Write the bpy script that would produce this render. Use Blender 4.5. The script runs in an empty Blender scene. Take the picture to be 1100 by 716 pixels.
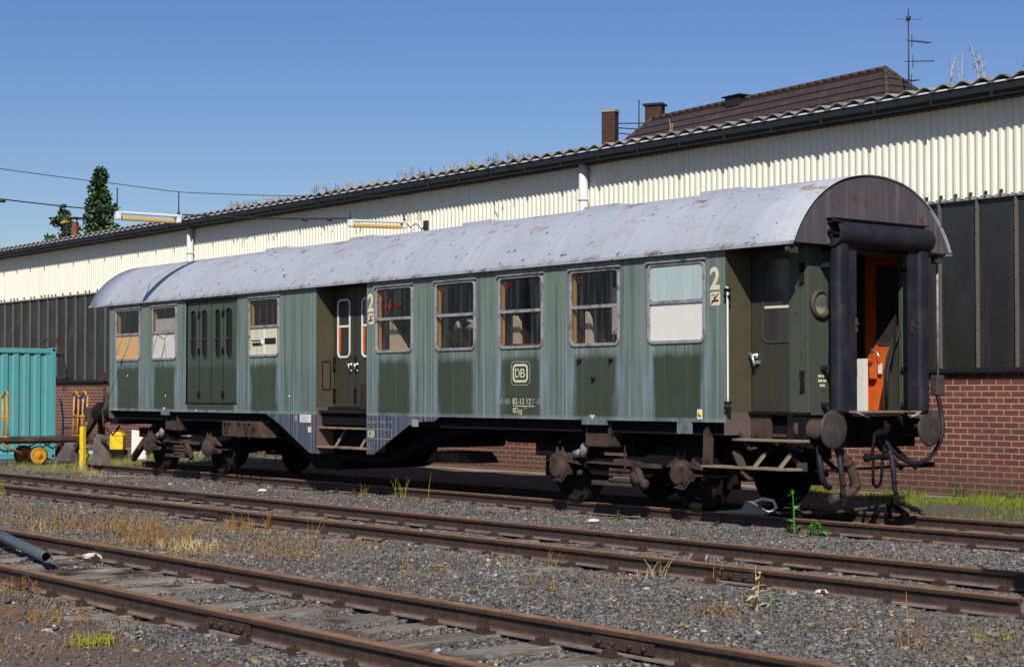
import bpy, math, random
import numpy as np
from mathutils import Vector, Matrix
R = math.radians
rnd = random.Random(7)
sc = bpy.context.scene
C = sc.collection

# ------------------------------------------------------------------ camera, sky, sun, exposure
cam = bpy.data.cameras.new('camera'); camo = bpy.data.objects.new('camera', cam); C.objects.link(camo)
cam.sensor_fit = 'HORIZONTAL'; cam.sensor_width = 36.0
cam.lens = 1820.6 / 1100 * 36
cam.shift_y = 13.7 / 1100
cam.clip_start = 0.1; cam.clip_end = 3000
camo.location = (13.611, -15.861, 1.494)
yaw, pitch = 0.9024, 0.0269
fw = Vector((-math.sin(yaw) * math.cos(pitch), math.cos(yaw) * math.cos(pitch), math.sin(pitch)))
camo.rotation_euler = fw.to_track_quat('-Z', 'Y').to_euler()
sc.camera = camo
SUN = Vector((.85, -.82, 1.0)).normalized()          # direction towards the sun
w = bpy.data.worlds.new('World'); sc.world = w; w.use_nodes = True
nt = w.node_tree; nt.nodes.clear()
sky = nt.nodes.new('ShaderNodeTexSky'); sky.sky_type = 'NISHITA'; sky.sun_disc = False
sky.sun_elevation = math.asin(SUN.z); sky.sun_rotation = math.atan2(SUN.x, SUN.y)
sky.altitude = 0; sky.air_density = 1.1; sky.dust_density = .35; sky.ozone_density = 5.0
hsv = nt.nodes.new('ShaderNodeHueSaturation'); hsv.inputs['Saturation'].default_value = 1.16; hsv.inputs['Hue'].default_value = .519
nt.links.new(sky.outputs[0], hsv.inputs['Color'])
bgn = nt.nodes.new('ShaderNodeBackground'); bgn.inputs[1].default_value = 0.088
wo = nt.nodes.new('ShaderNodeOutputWorld')
nt.links.new(hsv.outputs[0], bgn.inputs[0]); nt.links.new(bgn.outputs[0], wo.inputs[0])
sl = bpy.data.lights.new('sun', 'SUN'); sl.energy = 4.9; sl.angle = R(.53); sl.color = (1.0, .955, .87)
so = bpy.data.objects.new('sun', sl); C.objects.link(so); so.location = (20, -20, 30)
so.rotation_euler = (-SUN).to_track_quat('-Z', 'Y').to_euler()
sc.view_settings.view_transform = 'Standard'; sc.view_settings.look = 'None'
sc.view_settings.exposure = 0.0; sc.view_settings.gamma = 1.0
sc.render.film_transparent = False
sc.cycles.max_bounces = 6; sc.cycles.transparent_max_bounces = 16

# ------------------------------------------------------------------ material helper
class MT:
    def __init__(s, name, rough=.8, spec=.3, metal=0.0):
        s.m = bpy.data.materials.new(name); s.m.use_nodes = True
        s.nt = s.m.node_tree; s.nt.nodes.clear()
        s.out = s.nt.nodes.new('ShaderNodeOutputMaterial')
        s.b = s.nt.nodes.new('ShaderNodeBsdfPrincipled')
        s.nt.links.new(s.b.outputs[0], s.out.inputs[0])
        s.set('Roughness', rough); s.set('Specular IOR Level', spec); s.set('Metallic', metal)
        s._pos = None
    def put(s, inp, v):
        if isinstance(v, bpy.types.NodeSocket): s.nt.links.new(v, inp)
        elif isinstance(v, (tuple, list)) and len(v) == 3 and inp.type == 'RGBA': inp.default_value = (*v, 1)
        else: inp.default_value = v
    def set(s, k, v): s.put(s.b.inputs[k], v)
    def color(s, v): s.set('Base Color', v)
    def n(s, t, **kw):
        n = s.nt.nodes.new(t)
        for k, v in kw.items(): setattr(n, k, v)
        return n
    @property
    def pos(s):
        if s._pos is None: s._pos = s.n('ShaderNodeNewGeometry').outputs['Position']
        return s._pos
    def obj(s): return s.n('ShaderNodeTexCoord').outputs['Object']
    def island(s): return s.n('ShaderNodeNewGeometry').outputs['Random Per Island']
    def oinfo(s): return s.n('ShaderNodeObjectInfo').outputs['Random']
    def sep(s, v):
        n = s.n('ShaderNodeSeparateXYZ'); s.put(n.inputs[0], v); return n.outputs
    def comb(s, x, y, z):
        n = s.n('ShaderNodeCombineXYZ')
        for i, v in enumerate((x, y, z)): s.put(n.inputs[i], v)
        return n.outputs[0]
    def vscale(s, v, sx):
        n = s.n('ShaderNodeVectorMath', operation='MULTIPLY'); s.put(n.inputs[0], v); n.inputs[1].default_value = sx
        return n.outputs[0]
    def math(s, op, a, b=0.0, clamp=False):
        n = s.n('ShaderNodeMath', operation=op, use_clamp=clamp); s.put(n.inputs[0], a); s.put(n.inputs[1], b)
        return n.outputs[0]
    def noise(s, scale, detail=4, vec=None, rough=.55, dist=0.0, out='Fac'):
        n = s.n('ShaderNodeTexNoise'); n.inputs['Scale'].default_value = scale; n.inputs['Detail'].default_value = detail
        n.inputs['Roughness'].default_value = rough; n.inputs['Distortion'].default_value = dist
        s.put(n.inputs['Vector'], s.pos if vec is None else vec); return n.outputs[out]
    def voro(s, scale, vec=None, feature='F1', out='Distance'):
        n = s.n('ShaderNodeTexVoronoi', feature=feature); n.inputs['Scale'].default_value = scale
        s.put(n.inputs['Vector'], s.pos if vec is None else vec); return n.outputs[out]
    def mr(s, v, a, b, c=0.0, d=1.0, smooth=False):
        n = s.n('ShaderNodeMapRange', interpolation_type='SMOOTHSTEP' if smooth else 'LINEAR')
        s.put(n.inputs[0], v)
        for i, q in enumerate((a, b, c, d)): n.inputs[i + 1].default_value = q
        return n.outputs[0]
    def mix(s, f, a, b, mode='MIX'):
        n = s.n('ShaderNodeMix', data_type='RGBA', blend_type=mode)
        s.put(n.inputs[0], f); s.put(n.inputs[6], a); s.put(n.inputs[7], b); return n.outputs[2]
    def ramp(s, f, *st):
        n = s.n('ShaderNodeValToRGB'); e = n.color_ramp.elements
        while len(e) < len(st): e.new(.5)
        for q, (p, c) in zip(e, st): q.position = p; q.color = (*c, 1) if len(c) == 3 else c
        s.put(n.inputs[0], f); return n.outputs[0]
    def bump(s, h, strength=.3, dist=.02):
        n = s.n('ShaderNodeBump'); n.inputs['Strength'].default_value = strength; n.inputs['Distance'].default_value = dist
        s.put(n.inputs['Height'], h); s.set('Normal', n.outputs[0])

def flat(name, col, rough=.7, spec=.3, metal=0.0, var=.25, scale=6, grime=None, gscale=3):
    t = MT(name, rough, spec, metal)
    k = t.noise(scale, 5)
    c = t.mix(k, tuple(x * (1 - var) for x in col), tuple(x * (1 + var) for x in col))
    if grime is not None:
        g = t.mr(t.noise(gscale, 6, rough=.65), .48, .68)
        c = t.mix(g, c, grime)
    t.color(c); t.bump(t.noise(scale * 8, 4), .12, .01)
    return t.m

MA = {}
MA['black'] = flat('black_grime', (.008, .007, .008), .85, .15)
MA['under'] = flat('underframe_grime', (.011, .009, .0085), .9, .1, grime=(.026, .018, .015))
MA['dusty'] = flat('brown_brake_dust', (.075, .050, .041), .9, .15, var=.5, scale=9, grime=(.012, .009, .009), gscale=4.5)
MA['rubber'] = flat('bellows_rubber', (.013, .013, .021), .62, .3, var=.35, grime=(.030, .027, .030), gscale=4)
MA['steelgrey'] = flat('worn_buffer_steel', (.042, .037, .037), .6, .3, var=.45, scale=14, grime=(.085, .066, .055), gscale=9)
MA['alu'] = flat('dull_aluminium_frame', (.29, .28, .285), .5, .4, var=.2, grime=(.11, .09, .085), gscale=8)
MA['white'] = flat('white_paint', (.72, .71, .66), .6, .3, var=.06)
MA['cream'] = flat('cream_lettering', (.66, .62, .42), .7, .2, var=.1, scale=30)
MA['fadedletter'] = flat('faded_lettering', (.28, .29, .25), .7, .2, var=.2, scale=30)
MA['tan'] = flat('tan_worn_plank', (.24, .175, .13), .85, .2, var=.35, scale=9, grime=(.09, .06, .045))
MA['wood'] = flat('interior_wood', (.17, .075, .03), .5, .3, var=.3)
MA['reveal'] = flat('pale_window_lining', (.62, .34, .08), .5, .3, var=.2)
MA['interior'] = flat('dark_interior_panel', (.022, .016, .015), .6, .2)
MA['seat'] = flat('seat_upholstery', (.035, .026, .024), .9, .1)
MA['orange'] = flat('orange_red_door_paint', (.64, .115, .015), .5, .3, var=.18, grime=(.42, .08, .02), gscale=5)
MA['red'] = flat('red_crayon', (.26, .018, .02), .6, .2)
MA['chrome'] = flat('dull_chrome', (.55, .54, .52), .3, .5, metal=.7, var=.15)
MA['yellow'] = flat('yellow_paint', (.78, .56, .012), .6, .3, var=.1, grime=(.5, .36, .03), gscale=8)
MA['oyellow'] = flat('orange_yellow_paint', (.62, .28, .02), .6, .3, var=.2, grime=(.25, .11, .03), gscale=9)
MA['blue'] = flat('dark_blue_paint', (.02, .03, .11), .5, .3, var=.2)
MA['turq'] = flat('turquoise_container_paint', (.085, .31, .32), .6, .3, var=.14, grime=(.13, .29, .28), gscale=1.2)
MA['darkgap'] = flat('black_gap_shade', (.008, .008, .008), .9, .1)  # near-black colour painting in the shade of gaps and holes
MA['gutter'] = flat('black_gutter_paint', (.018, .019, .022), .55, .3, var=.3)
MA['pipewhite'] = flat('white_downpipe', (.60, .60, .60), .55, .3, var=.06)
MA['stripwhite'] = flat('pale_roof_edge_strip', (.62, .64, .66), .5, .3, var=.1)
MA['greypipe'] = flat('grey_plastic_pipe', (.07, .085, .095), .4, .4, var=.15)
MA['concrete'] = flat('concrete', (.30, .26, .21), .9, .2, var=.2, scale=8)
MA['wire'] = flat('dark_wire', (.03, .03, .03), .6, .3)
MA['rustbeam'] = flat('rusty_beam', (.06, .038, .03), .8, .2, var=.4, grime=(.12, .075, .05))
MA['bark'] = flat('bark', (.09, .065, .045), .9, .1)
MA['redcap'] = flat('terracotta', (.26, .10, .055), .8, .2)
MA['whitestone'] = flat('white_stone', (.62, .58, .48), .9, .2, var=.15, scale=20)
MA['lampwhite'] = flat('white_enamel', (.75, .75, .74), .4, .4, var=.05)
MA['tube'] = flat('yellowed_diffuser', (.62, .42, .13), .3, .5, var=.12)

# ------------------------------------------------------------------ mesh helper
class MB:
    def __init__(s): s.v = []; s.f = []; s.mi = []; s.sm = []
    def add(s, vs, fs, m=0, smooth=False):
        o = len(s.v); s.v += [tuple(p) for p in vs]
        for f in fs: s.f.append(tuple(i + o for i in f)); s.mi.append(m); s.sm.append(smooth)
        return s
    def box(s, x0, x1, y0, y1, z0, z1, m=0):
        vs = [(x, y, z) for z in (z0, z1) for y in (y0, y1) for x in (x0, x1)]
        return s.add(vs, [(0, 2, 3, 1), (4, 5, 7, 6), (0, 1, 5, 4), (1, 3, 7, 5), (3, 2, 6, 7), (2, 0, 4, 6)], m)
    def bar(s, p0, p1, a, b, up=(0, 0, 1), m=0):
        p0 = Vector(p0); p1 = Vector(p1); d = (p1 - p0).normalized(); u = Vector(up)
        sd = d.cross(u)
        if sd.length < 1e-4: sd = d.cross(Vector((1, 0, 0)))
        sd.normalize(); u = sd.cross(d)
        vs = [p + sd * i * a / 2 + u * j * b / 2 for p in (p0, p1) for i, j in ((-1, -1), (1, -1), (1, 1), (-1, 1))]
        return s.add(vs, [(3, 2, 1, 0), (4, 5, 6, 7), (0, 1, 5, 4), (1, 2, 6, 5), (2, 3, 7, 6), (3, 0, 4, 7)], m)
    def tube(s, pts, r, n=8, m=0, caps=True, smooth=True):
        pts = [Vector(p) for p in pts]; k = len(pts)
        rr = r if isinstance(r, (list, tuple)) else [r] * k
        t0 = (pts[1] - pts[0]).normalized()
        u = t0.orthogonal().normalized(); vs = []
        for i in range(k):
            t = (pts[min(i + 1, k - 1)] - pts[max(i - 1, 0)]).normalized()
            u = (u - t * u.dot(t)); u = u.normalized() if u.length > 1e-6 else t.orthogonal().normalized()
            b = t.cross(u)
            for j in range(n):
                a = 2 * math.pi * j / n
                vs.append(pts[i] + (u * math.cos(a) + b * math.sin(a)) * rr[i])
        fs = [(i * n + j, i * n + (j + 1) % n, (i + 1) * n + (j + 1) % n, (i + 1) * n + j) for i in range(k - 1) for j in range(n)]
        s.add(vs, fs, m, smooth)
        if caps:
            o = len(s.v) - len(vs)
            for base, rev in ((0, True), ((k - 1) * n, False)):
                f = [o + base + j for j in range(n)]
                s.f.append(tuple(reversed(f)) if rev else tuple(f)); s.mi.append(m); s.sm.append(False)
        return s
    def lathe(s, c, ax, prof, n=24, m=0, smooth=True):
        # prof: list of (along, radius) from the centre c along the axis ax
        c = Vector(c); ax = Vector(ax).normalized(); u = ax.orthogonal().normalized(); b = ax.cross(u); vs = []
        for a, r in prof:
            for j in range(n):
                t = 2 * math.pi * j / n
                vs.append(c + ax * a + (u * math.cos(t) + b * math.sin(t)) * max(r, 1e-4))
        fs = [(i * n + j, i * n + (j + 1) % n, (i + 1) * n + (j + 1) % n, (i + 1) * n + j) for i in range(len(prof) - 1) for j in range(n)]
        fs += [tuple(range(n - 1, -1, -1)), tuple((len(prof) - 1) * n + j for j in range(n))]
        return s.add(vs, fs, m, smooth)
    def prism(s, poly, ax, a0, a1, m=0, smooth=False):
        # poly in the two other axes, in order (y,z), (x,z) or (x,y)
        def P(q, a): return {'X': (a, q[0], q[1]), 'Y': (q[0], a, q[1]), 'Z': (q[0], q[1], a)}[ax]
        n = len(poly); vs = [P(q, a0) for q in poly] + [P(q, a1) for q in poly]
        fs = [tuple(range(n - 1, -1, -1)), tuple(range(n, 2 * n))]
        s.add(vs, fs, m); o = len(s.v) - 2 * n
        for i in range(n):
            s.f.append((o + i, o + (i + 1) % n, o + n + (i + 1) % n, o + n + i)); s.mi.append(m); s.sm.append(smooth)
        return s
    def quad(s, a, b, c, d, m=0): return s.add([a, b, c, d], [(0, 1, 2, 3)], m)
    def build(s, name, mats, parent=None, bevel=0, local=False, org=None, fix=True, weld=False):
        me = bpy.data.meshes.new(name)
        off = Vector((0, 0, 0))
        if not local:
            if org is not None: off = Vector(org)
            elif parent is not None: off = wloc(parent)
        me.from_pydata([(p[0] - off[0], p[1] - off[1], p[2] - off[2]) for p in s.v], [], s.f)
        if not isinstance(mats, (list, tuple)): mats = [mats]
        for q in mats: me.materials.append(MA[q] if isinstance(q, str) else q)
        me.polygons.foreach_set('material_index', s.mi); me.polygons.foreach_set('use_smooth', s.sm)
        if fix or weld:
            import bmesh
            bm = bmesh.new(); bm.from_mesh(me)
            if weld: bmesh.ops.remove_doubles(bm, verts=bm.verts, dist=.0004)
            if fix: bmesh.ops.recalc_face_normals(bm, faces=bm.faces)
            bm.to_mesh(me); bm.free()
        me.update()
        o = bpy.data.objects.new(name, me); C.objects.link(o)
        if parent is not None: o.parent = parent
        elif org is not None: o.location = org
        if bevel:
            bv = o.modifiers.new('bevel', 'BEVEL'); bv.width = bevel; bv.segments = 2; bv.limit_method = 'ANGLE'; bv.angle_limit = R(40)
        return o

def wloc(o):
    v = Vector((0, 0, 0))
    while o is not None: v += o.location; o = o.parent
    return v
def tag(o, label=None, cat=None, group=None, kind=None):
    if label: o['label'] = label
    if cat: o['category'] = cat
    if group: o['group'] = group
    if kind: o['kind'] = kind
    return o
def thing(name, label, cat, loc=(0, 0, 0), rz=0.0, group=None):
    o = bpy.data.objects.new(name, None); C.objects.link(o); o.location = loc; o.rotation_euler = (0, 0, rz)
    o.empty_display_size = .2
    return tag(o, label, cat, group)
def copy_tree(o, parent=None):
    c = o.copy(); C.objects.link(c); c.parent = parent
    for ch in list(o.children): copy_tree(ch, c)
    return c
def rrect(x0, x1, z0, z1, r, k=5):
    pts = []
    for cx, cz, a0 in ((x1 - r, z1 - r, 0), (x0 + r, z1 - r, 90), (x0 + r, z0 + r, 180), (x1 - r, z0 + r, 270)):
        for i in range(k):
            a = R(a0 + 90 * i / (k - 1)); pts.append((cx + r * math.cos(a), cz + r * math.sin(a)))
    return pts
def text_mesh(mb, s, x, y, z, size, sx=1.0, bold=0.0, m=0, rot=R(90), rz=0.0, ext=.0008):
    cu = bpy.data.curves.new('t', 'FONT'); cu.body = s; cu.size = size; cu.extrude = ext; cu.offset = bold
    ob = bpy.data.objects.new('t', cu); C.objects.link(ob)
    dg = bpy.context.evaluated_depsgraph_get(); me = bpy.data.meshes.new_from_object(ob.evaluated_get(dg))
    mat = Matrix.Translation((x, y, z)) @ Matrix.Rotation(rz, 4, 'Z') @ Matrix.Rotation(rot, 4, 'X') @ Matrix.Diagonal((sx, 1, 1, 1))
    mb.add([mat @ v.co for v in me.vertices], [tuple(p.vertices) for p in me.polygons], m)
    bpy.data.objects.remove(ob); bpy.data.curves.remove(cu); bpy.data.meshes.remove(me)

# ================================================================== GROUND
YT = (0.0, -4.54, -9.454)          # centre lines of the three tracks
YW = 4.6                           # plane of the workshop wall
def gz(x, y):
    z = -.165 + .018 * math.sin(x * 1.3 + y * .7) * math.sin(y * 1.9 - x * .4) + .012 * math.sin(x * 3.1 - y * 2.3)
    if y > 1.6: z += min(1, (y - 1.6) / 2.4) * .10
    for yt in YT[1:]:
        if abs(y - yt) < .68: z -= .012
    if y < -10.4: z += .01
    return z
def axis_lines(a, b, step, far):
    L = list(np.arange(a, b + 1e-6, step)); d = step; q = b
    while q < far: d *= 1.5; q += d; L.append(q)
    d = step; q = a
    while q > -far: d *= 1.5; q -= d; L.insert(0, q)
    return L
xs = axis_lines(-32, 14, .25, 1500); ys = axis_lines(-17, 6, .2, 1500)
g = MB(); nx = len(xs)
g.v = [(x, y, gz(x, y) if -40 < x < 20 and -20 < y < 10 else -.165) for y in ys for x in xs]
g.f = [(j * nx + i, j * nx + i + 1, (j + 1) * nx + i + 1, (j + 1) * nx + i) for j in range(len(ys) - 1) for i in range(nx - 1)]
g.mi = [0] * len(g.f); g.sm = [True] * len(g.f)
t = MT('ballast_ground', .95, .15)
x_, y_, z_ = t.sep(t.pos)
big = t.noise(.55, 5, rough=.6)
c = t.ramp(t.noise(38, 6, rough=.75), (.28, (.055, .051, .049)), (.47, (.125, .118, .114)), (.60, (.185, .175, .165)), (.78, (.29, .265, .225)))
c = t.mix(t.mr(big, .46, .66), c, t.ramp(t.noise(30, 5, rough=.7), (.3, (.08, .060, .043)), (.7, (.23, .18, .125))))
dirt = t.mr(t.math('ADD', y_, t.math('MULTIPLY', t.noise(.9, 5), 2.2)), -9.4, -9.9)
c = t.mix(dirt, c, t.ramp(t.noise(22, 6, rough=.7), (.3, (.125, .088, .068)), (.6, (.26, .19, .15)), (.8, (.34, .27, .21))))
back = t.mr(y_, 1.9, 3.0)
c = t.mix(back, c, t.ramp(t.noise(18, 6, rough=.7), (.3, (.085, .07, .058)), (.7, (.2, .17, .14))))
t.color(c)
t.bump(t.noise(42, 6, rough=.7), .9, .05)
tag(g.build('ground', t.m, fix=False), kind='structure')

# ---- loose ballast stones, one mesh of many small angular stones
def stones(name, count, sample, smin, smax, mat, seed, squash=.7):
    rs = np.random.default_rng(seed)
    P = sample(rs, count); n = len(P)
    cube = np.array([(x, y, z) for z in (-1, 1) for y in (-1, 1) for x in (-1, 1)], float)
    V = cube[None] * (1 + rs.uniform(-.45, .3, (n, 8, 3)))
    V *= (rs.uniform(smin, smax, n) ** 1.0)[:, None, None] * rs.uniform(.65, 1.25, (n, 1, 3)) * np.array([1, 1, squash])
    a = rs.uniform(0, 6.28, n); b = rs.uniform(-.7, .7, n)
    ca, sa, cb, sb = np.cos(a), np.sin(a), np.cos(b), np.sin(b)
    x = V[..., 0] * cb[:, None] + V[..., 2] * sb[:, None]; z = -V[..., 0] * sb[:, None] + V[..., 2] * cb[:, None]
    X = x * ca[:, None] - V[..., 1] * sa[:, None]; Y = x * sa[:, None] + V[..., 1] * ca[:, None]
    V = np.stack([X, Y, z], -1) + P[:, None, :]
    F = np.array([(0, 2, 3, 1), (4, 5, 7, 6), (0, 1, 5, 4), (1, 3, 7, 5), (3, 2, 6, 7), (2, 0, 4, 6)])
    F = (F[None] + (np.arange(n) * 8)[:, None, None]).reshape(-1)
    me = bpy.data.meshes.new(name); me.vertices.add(n * 8); me.vertices.foreach_set('co', V.reshape(-1).astype(np.float32))
    me.loops.add(len(F)); me.loops.foreach_set('vertex_index', F.astype(np.int32))
    me.polygons.add(n * 6); me.polygons.foreach_set('loop_start', np.arange(0, n * 24, 4, dtype=np.int32))
    me.update(calc_edges=True); me.materials.append(mat)
    o = bpy.data.objects.new(name, me); C.objects.link(o); return o
t = MT('ballast_stone', .9, .2)
isl = t.island()
c = t.ramp(isl, (0, (.055, .050, .050)), (.3, (.125, .119, .118)), (.62, (.195, .187, .183)), (.85, (.25, .222, .185)), (.93, (.34, .26, .15)), (.975, (.42, .37, .29)), (1, (.68, .64, .55)))
c = t.mix(t.mr(t.noise(.55, 5, rough=.6), .50, .70), c, t.mix(.6, c, (.19, .14, .09)))
t.color(t.mix(t.math('MULTIPLY', t.noise(90, 3), .55), c, (.05, .048, .046)))
STONE = t.m
camp = np.array([13.611, -15.861]); fdir = np.array([-.785, .62])
def in_view(x, y, m=.10):
    dx = x - camp[0]; dy = y - camp[1]
    dep = dx * fdir[0] + dy * fdir[1]; lat = dx * -fdir[1] * -1 + dy * -fdir[0] * -1
    lat = dx * .62 + dy * .785
    return (dep > 3) & (np.abs(lat) < dep * (.302 + m) + .8), dep
def ballast_sample(rs, count):
    out = []; have = 0
    while have < count:
        n = 400000
        x = rs.uniform(-24, 13.5, n); y = rs.uniform(-14.5, 2.4, n)
        ok, dep = in_view(x, y)
        keep = ok & (rs.uniform(0, 1, n) < np.clip((11.0 / np.maximum(dep, 9)) ** 1.25, 0, 1))
        # thin in the brown dirt of the near corner, and beside the train's far rail
        nd = .5 + .5 * np.sin(x * 1.7 + y) * np.sin(y * 2.1 - x * .6)
        keep &= ~((y < -10.55 - nd * .45) & (rs.uniform(0, 1, n) < .93))
        keep &= ~((y > .9) & (rs.uniform(0, 1, n) < .75))
        for yt in YT:
            d = np.abs(y - yt)
            keep &= ~((np.abs(d - .7525) < .085))
        fr = np.abs(y - YT[2]) < .7
        keep &= ~(fr & (rs.uniform(0, 1, n) < .35))
        sl_ = ((x + 60 + .02) % .63) < .30
        keep &= ~(fr & sl_ & (rs.uniform(0, 1, n) < .93))
        keep &= ~((np.abs(y - YT[2]) < 1.3) & sl_ & (rs.uniform(0, 1, n) < .7))
        mr_ = (np.abs(y - YT[1]) < .7)
        keep &= ~(mr_ & sl_ & (rs.uniform(0, 1, n) < .5))
        x = x[keep]; y = y[keep]; out.append(np.stack([x, y], 1)); have += len(x)
    xy = np.concatenate(out)[:count]
    z = np.array([gz(a, b) for a, b in xy]) + rs.uniform(-.006, .012, len(xy))
    return np.column_stack([xy, z])
b = stones('ballast', 360000, ballast_sample, .004, .0125, STONE, 3)
tag(b, 'loose grey ballast stones lying between the tracks', 'gravel', kind='stuff')
def coarse_sample(rs, count):
    P = ballast_sample(rs, count); P[:, 2] += .008; return P
b = stones('coarse_ballast', 9000, coarse_sample, .012, .026, STONE, 5, .6)
tag(b, 'larger angular stones scattered over the fine ballast', 'gravel', kind='stuff')

# ================================================================== TRACKS
t = MT('rusty_rail', .7, .3)
c = t.ramp(t.noise(5, 6, rough=.7), (.3, (.040, .026, .022)), (.7, (.075, .046, .034)))  # dark rust on the web, deepened to paint in shade under the head
c = t.mix(t.mr(t.noise(2.0, 4, vec=t.vscale(t.pos, (9, 1, .5))), .45, .7), c, (.035, .026, .022))
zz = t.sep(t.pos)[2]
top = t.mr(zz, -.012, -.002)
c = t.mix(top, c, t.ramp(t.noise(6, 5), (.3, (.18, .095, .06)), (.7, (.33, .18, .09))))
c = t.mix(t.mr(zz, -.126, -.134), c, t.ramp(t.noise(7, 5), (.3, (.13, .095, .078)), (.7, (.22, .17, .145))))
fl = t.mr(t.noise(16, 6, rough=.7), .55, .66)
c = t.mix(t.math('MULTIPLY', fl, .55), c, (.13, .065, .035))
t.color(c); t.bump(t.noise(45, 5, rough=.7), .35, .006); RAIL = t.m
t = MT('weathered_sleeper_wood', .95, .1)
gr = t.noise(3.0, 6, vec=t.vscale(t.pos, (26, 1.2, 8)), rough=.7)
c = t.ramp(gr, (.3, (.075, .058, .045)), (.52, (.31, .265, .215)), (.72, (.58, .53, .45)))
ob_ = t.oinfo()
c = t.mix(t.mr(ob_, .2, .8, .40, 0.0), c, (.06, .048, .038))
t.color(t.mix(t.mr(t.noise(1.6, 4), .52, .66), c, (.05, .036, .027))); t.bump(gr, .9, .03); SLEEP = t.m
PLATE = flat('rusty_base_plate', (.05, .03, .024), .85, .2, var=.3)
RP = [(-.035, 0), (.035, 0), (.037, -.03), (.036, -.036), (.010, -.048), (.0075, -.115), (.02, -.13), (.065, -.142), (.065, -.15),
      (-.065, -.15), (-.065, -.142), (-.02, -.13), (-.0075, -.115), (-.010, -.048), (-.036, -.036), (-.037, -.03)]
def railway_track(yc, x0, x1, label, near_end=None):
    T = thing('railway_track', label, 'track', ((x0 + x1) / 2, yc, -.165), 0, 'railway tracks in the yard')
    for s in (-1, 1):
        m = MB(); xe = x1 if (near_end is None or s > 0) else near_end
        n = int((xe - x0) / 1.5); pts = []
        for i in range(n + 1):
            xx = x0 + (xe - x0) * i / n
            wob = .004 * math.sin(xx * .8 + yc)
            pts += [(xx, yc + s * .7525 + py + wob, pz) for py, pz in RP]
        k = len(RP)
        fs = [(i * k + j, i * k + (j + 1) % k, (i + 1) * k + (j + 1) % k, (i + 1) * k + j) for i in range(n) for j in range(k)]
        fs += [tuple(range(k)), tuple(n * k + j for j in range(k))]
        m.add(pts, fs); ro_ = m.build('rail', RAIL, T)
        for xj in [q for q in (-9.3, 5.7) if abs(yc) > 1] if s > 0 else [q for q in (-6.1, 3.4) if abs(yc) > 1]:
            j = MB()
            for e in (-1, 1):
                j.box(xj - .28, xj + .28, yc + s * .7525 + e * .030 - .010, yc + s * .7525 + e * .030 + .010, -.118, -.050)
                for dx in (-.21, -.08, .08, .21): j.lathe((xj + dx, yc + s * .7525 + e * .040, -.084), (0, e, 0), [(0, .018), (.022, .016)], 6)
            j.build('fishplate', RAIL, ro_)
    # first sleeper with its two base plates, then copies
    m = MB(); m.box(-.125, .125, -1.25, 1.25, -.13, 0.0)
    first = None; sp = .63; i0 = math.ceil((x0 + 60) / sp)
    xs_ = [-60 + .13 + sp * i for i in range(i0, int((x1 + 60) / sp))][-95:]
    for i, xx in enumerate(xs_):
        zt = (-.150 if yc < -8 else -.160) + rnd.uniform(-.008, .006)
        if first is None:
            s_ = m.build('sleeper', SLEEP, T, local=True, bevel=.012); first = s_
            p = MB()
            for s in (-1, 1):
                q = MB(); y0 = s * .7525
                q.box(-.08, .08, y0 - .15, y0 + .15, .001, .012)
                q.box(-.045, .045, y0 + .068, y0 + .12, .012, .04); q.box(-.045, .045, y0 - .12, y0 - .068, .012, .04)
                for e in (-.095, .095): q.lathe((0, y0 + e, .012), (0, 0, 1), [(0, .018), (.05, .018), (.055, .01)], 6)
                q.build('base_plate', PLATE, s_, local=True)
        else:
            s_ = copy_tree(first, T)
        s_.location = (xx - (x0 + x1) / 2 + rnd.uniform(-.02, .02), rnd.uniform(-.03, .03), zt + .165)
        s_.rotation_euler = (0, 0, R(rnd.uniform(-1.2, 1.2)))
    return T
railway_track(YT[0], -20.4, 13, 'rusty track at the wall side carrying the green coach')
railway_track(YT[1], -46, 13, 'rusty middle track on grey ballast in front of the coach', near_end=6.19)
railway_track(YT[2], -46, 13, 'rusty nearest track with exposed weathered wooden sleepers')

# ================================================================== WORKSHOP HALL
X0, X1 = -62.0, 14.0
hall = thing('workshop_hall', 'long workshop hall with red brick base, dark glazing band and cream corrugated cladding', 'building', ((X0 + X1) / 2, YW + 5, -.1))
t = MT('red_brick', .9, .2)
x_, y_, z_ = t.sep(t.pos)
vec = t.comb(x_, z_, 0.0)
br = t.n('ShaderNodeTexBrick', offset=.5)
for k, v in (('Scale', 1.0), ('Mortar Size', .0105), ('Mortar Smooth', .15), ('Bias', -.1), ('Brick Width', .25), ('Row Height', .0885)): br.inputs[k].default_value = v
br.inputs['Color1'].default_value = (.255, .068, .047, 1); br.inputs['Color2'].default_value = (.145, .045, .037, 1); br.inputs['Mortar'].default_value = (.43, .34, .25, 1)
t.put(br.inputs['Vector'], vec)
c = t.mix(t.mr(t.noise(1.3, 6, rough=.7), .4, .75), br.outputs['Color'], t.mix(.5, br.outputs['Color'], (.09, .055, .045)))
low = t.mr(t.math('ADD', z_, t.math('MULTIPLY', t.noise(1.5, 5), .6)), .95, .35)
c = t.mix(t.math('MULTIPLY', low, .6), c, (.085, .062, .05))
c = t.mix(t.math('MULTIPLY', t.noise(50, 4), .3), c, (.05, .03, .025))
t.color(c); t.bump(t.math('SUBTRACT', t.math('MULTIPLY', t.noise(40, 4), .3), br.outputs['Fac']), .5, .012)
m = MB(); m.box(X0, X1, YW, YW + .3, -.2, 1.775); m.build('brick_base', t.m, hall)
m = MB(); m.box(X0, X1, YW - .045, YW - .002, -.2, -.035); m.build('concrete_plinth', 'concrete', hall)
m = MB(); m.box(X0, X1, YW - .09, YW + .25, 1.777, 1.835); m.build('window_sill', 'gutter', hall)  # ledge coloured black to paint in the shadow band below the glazing
t = MT('dirty_wired_glass', .28, .4)
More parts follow.
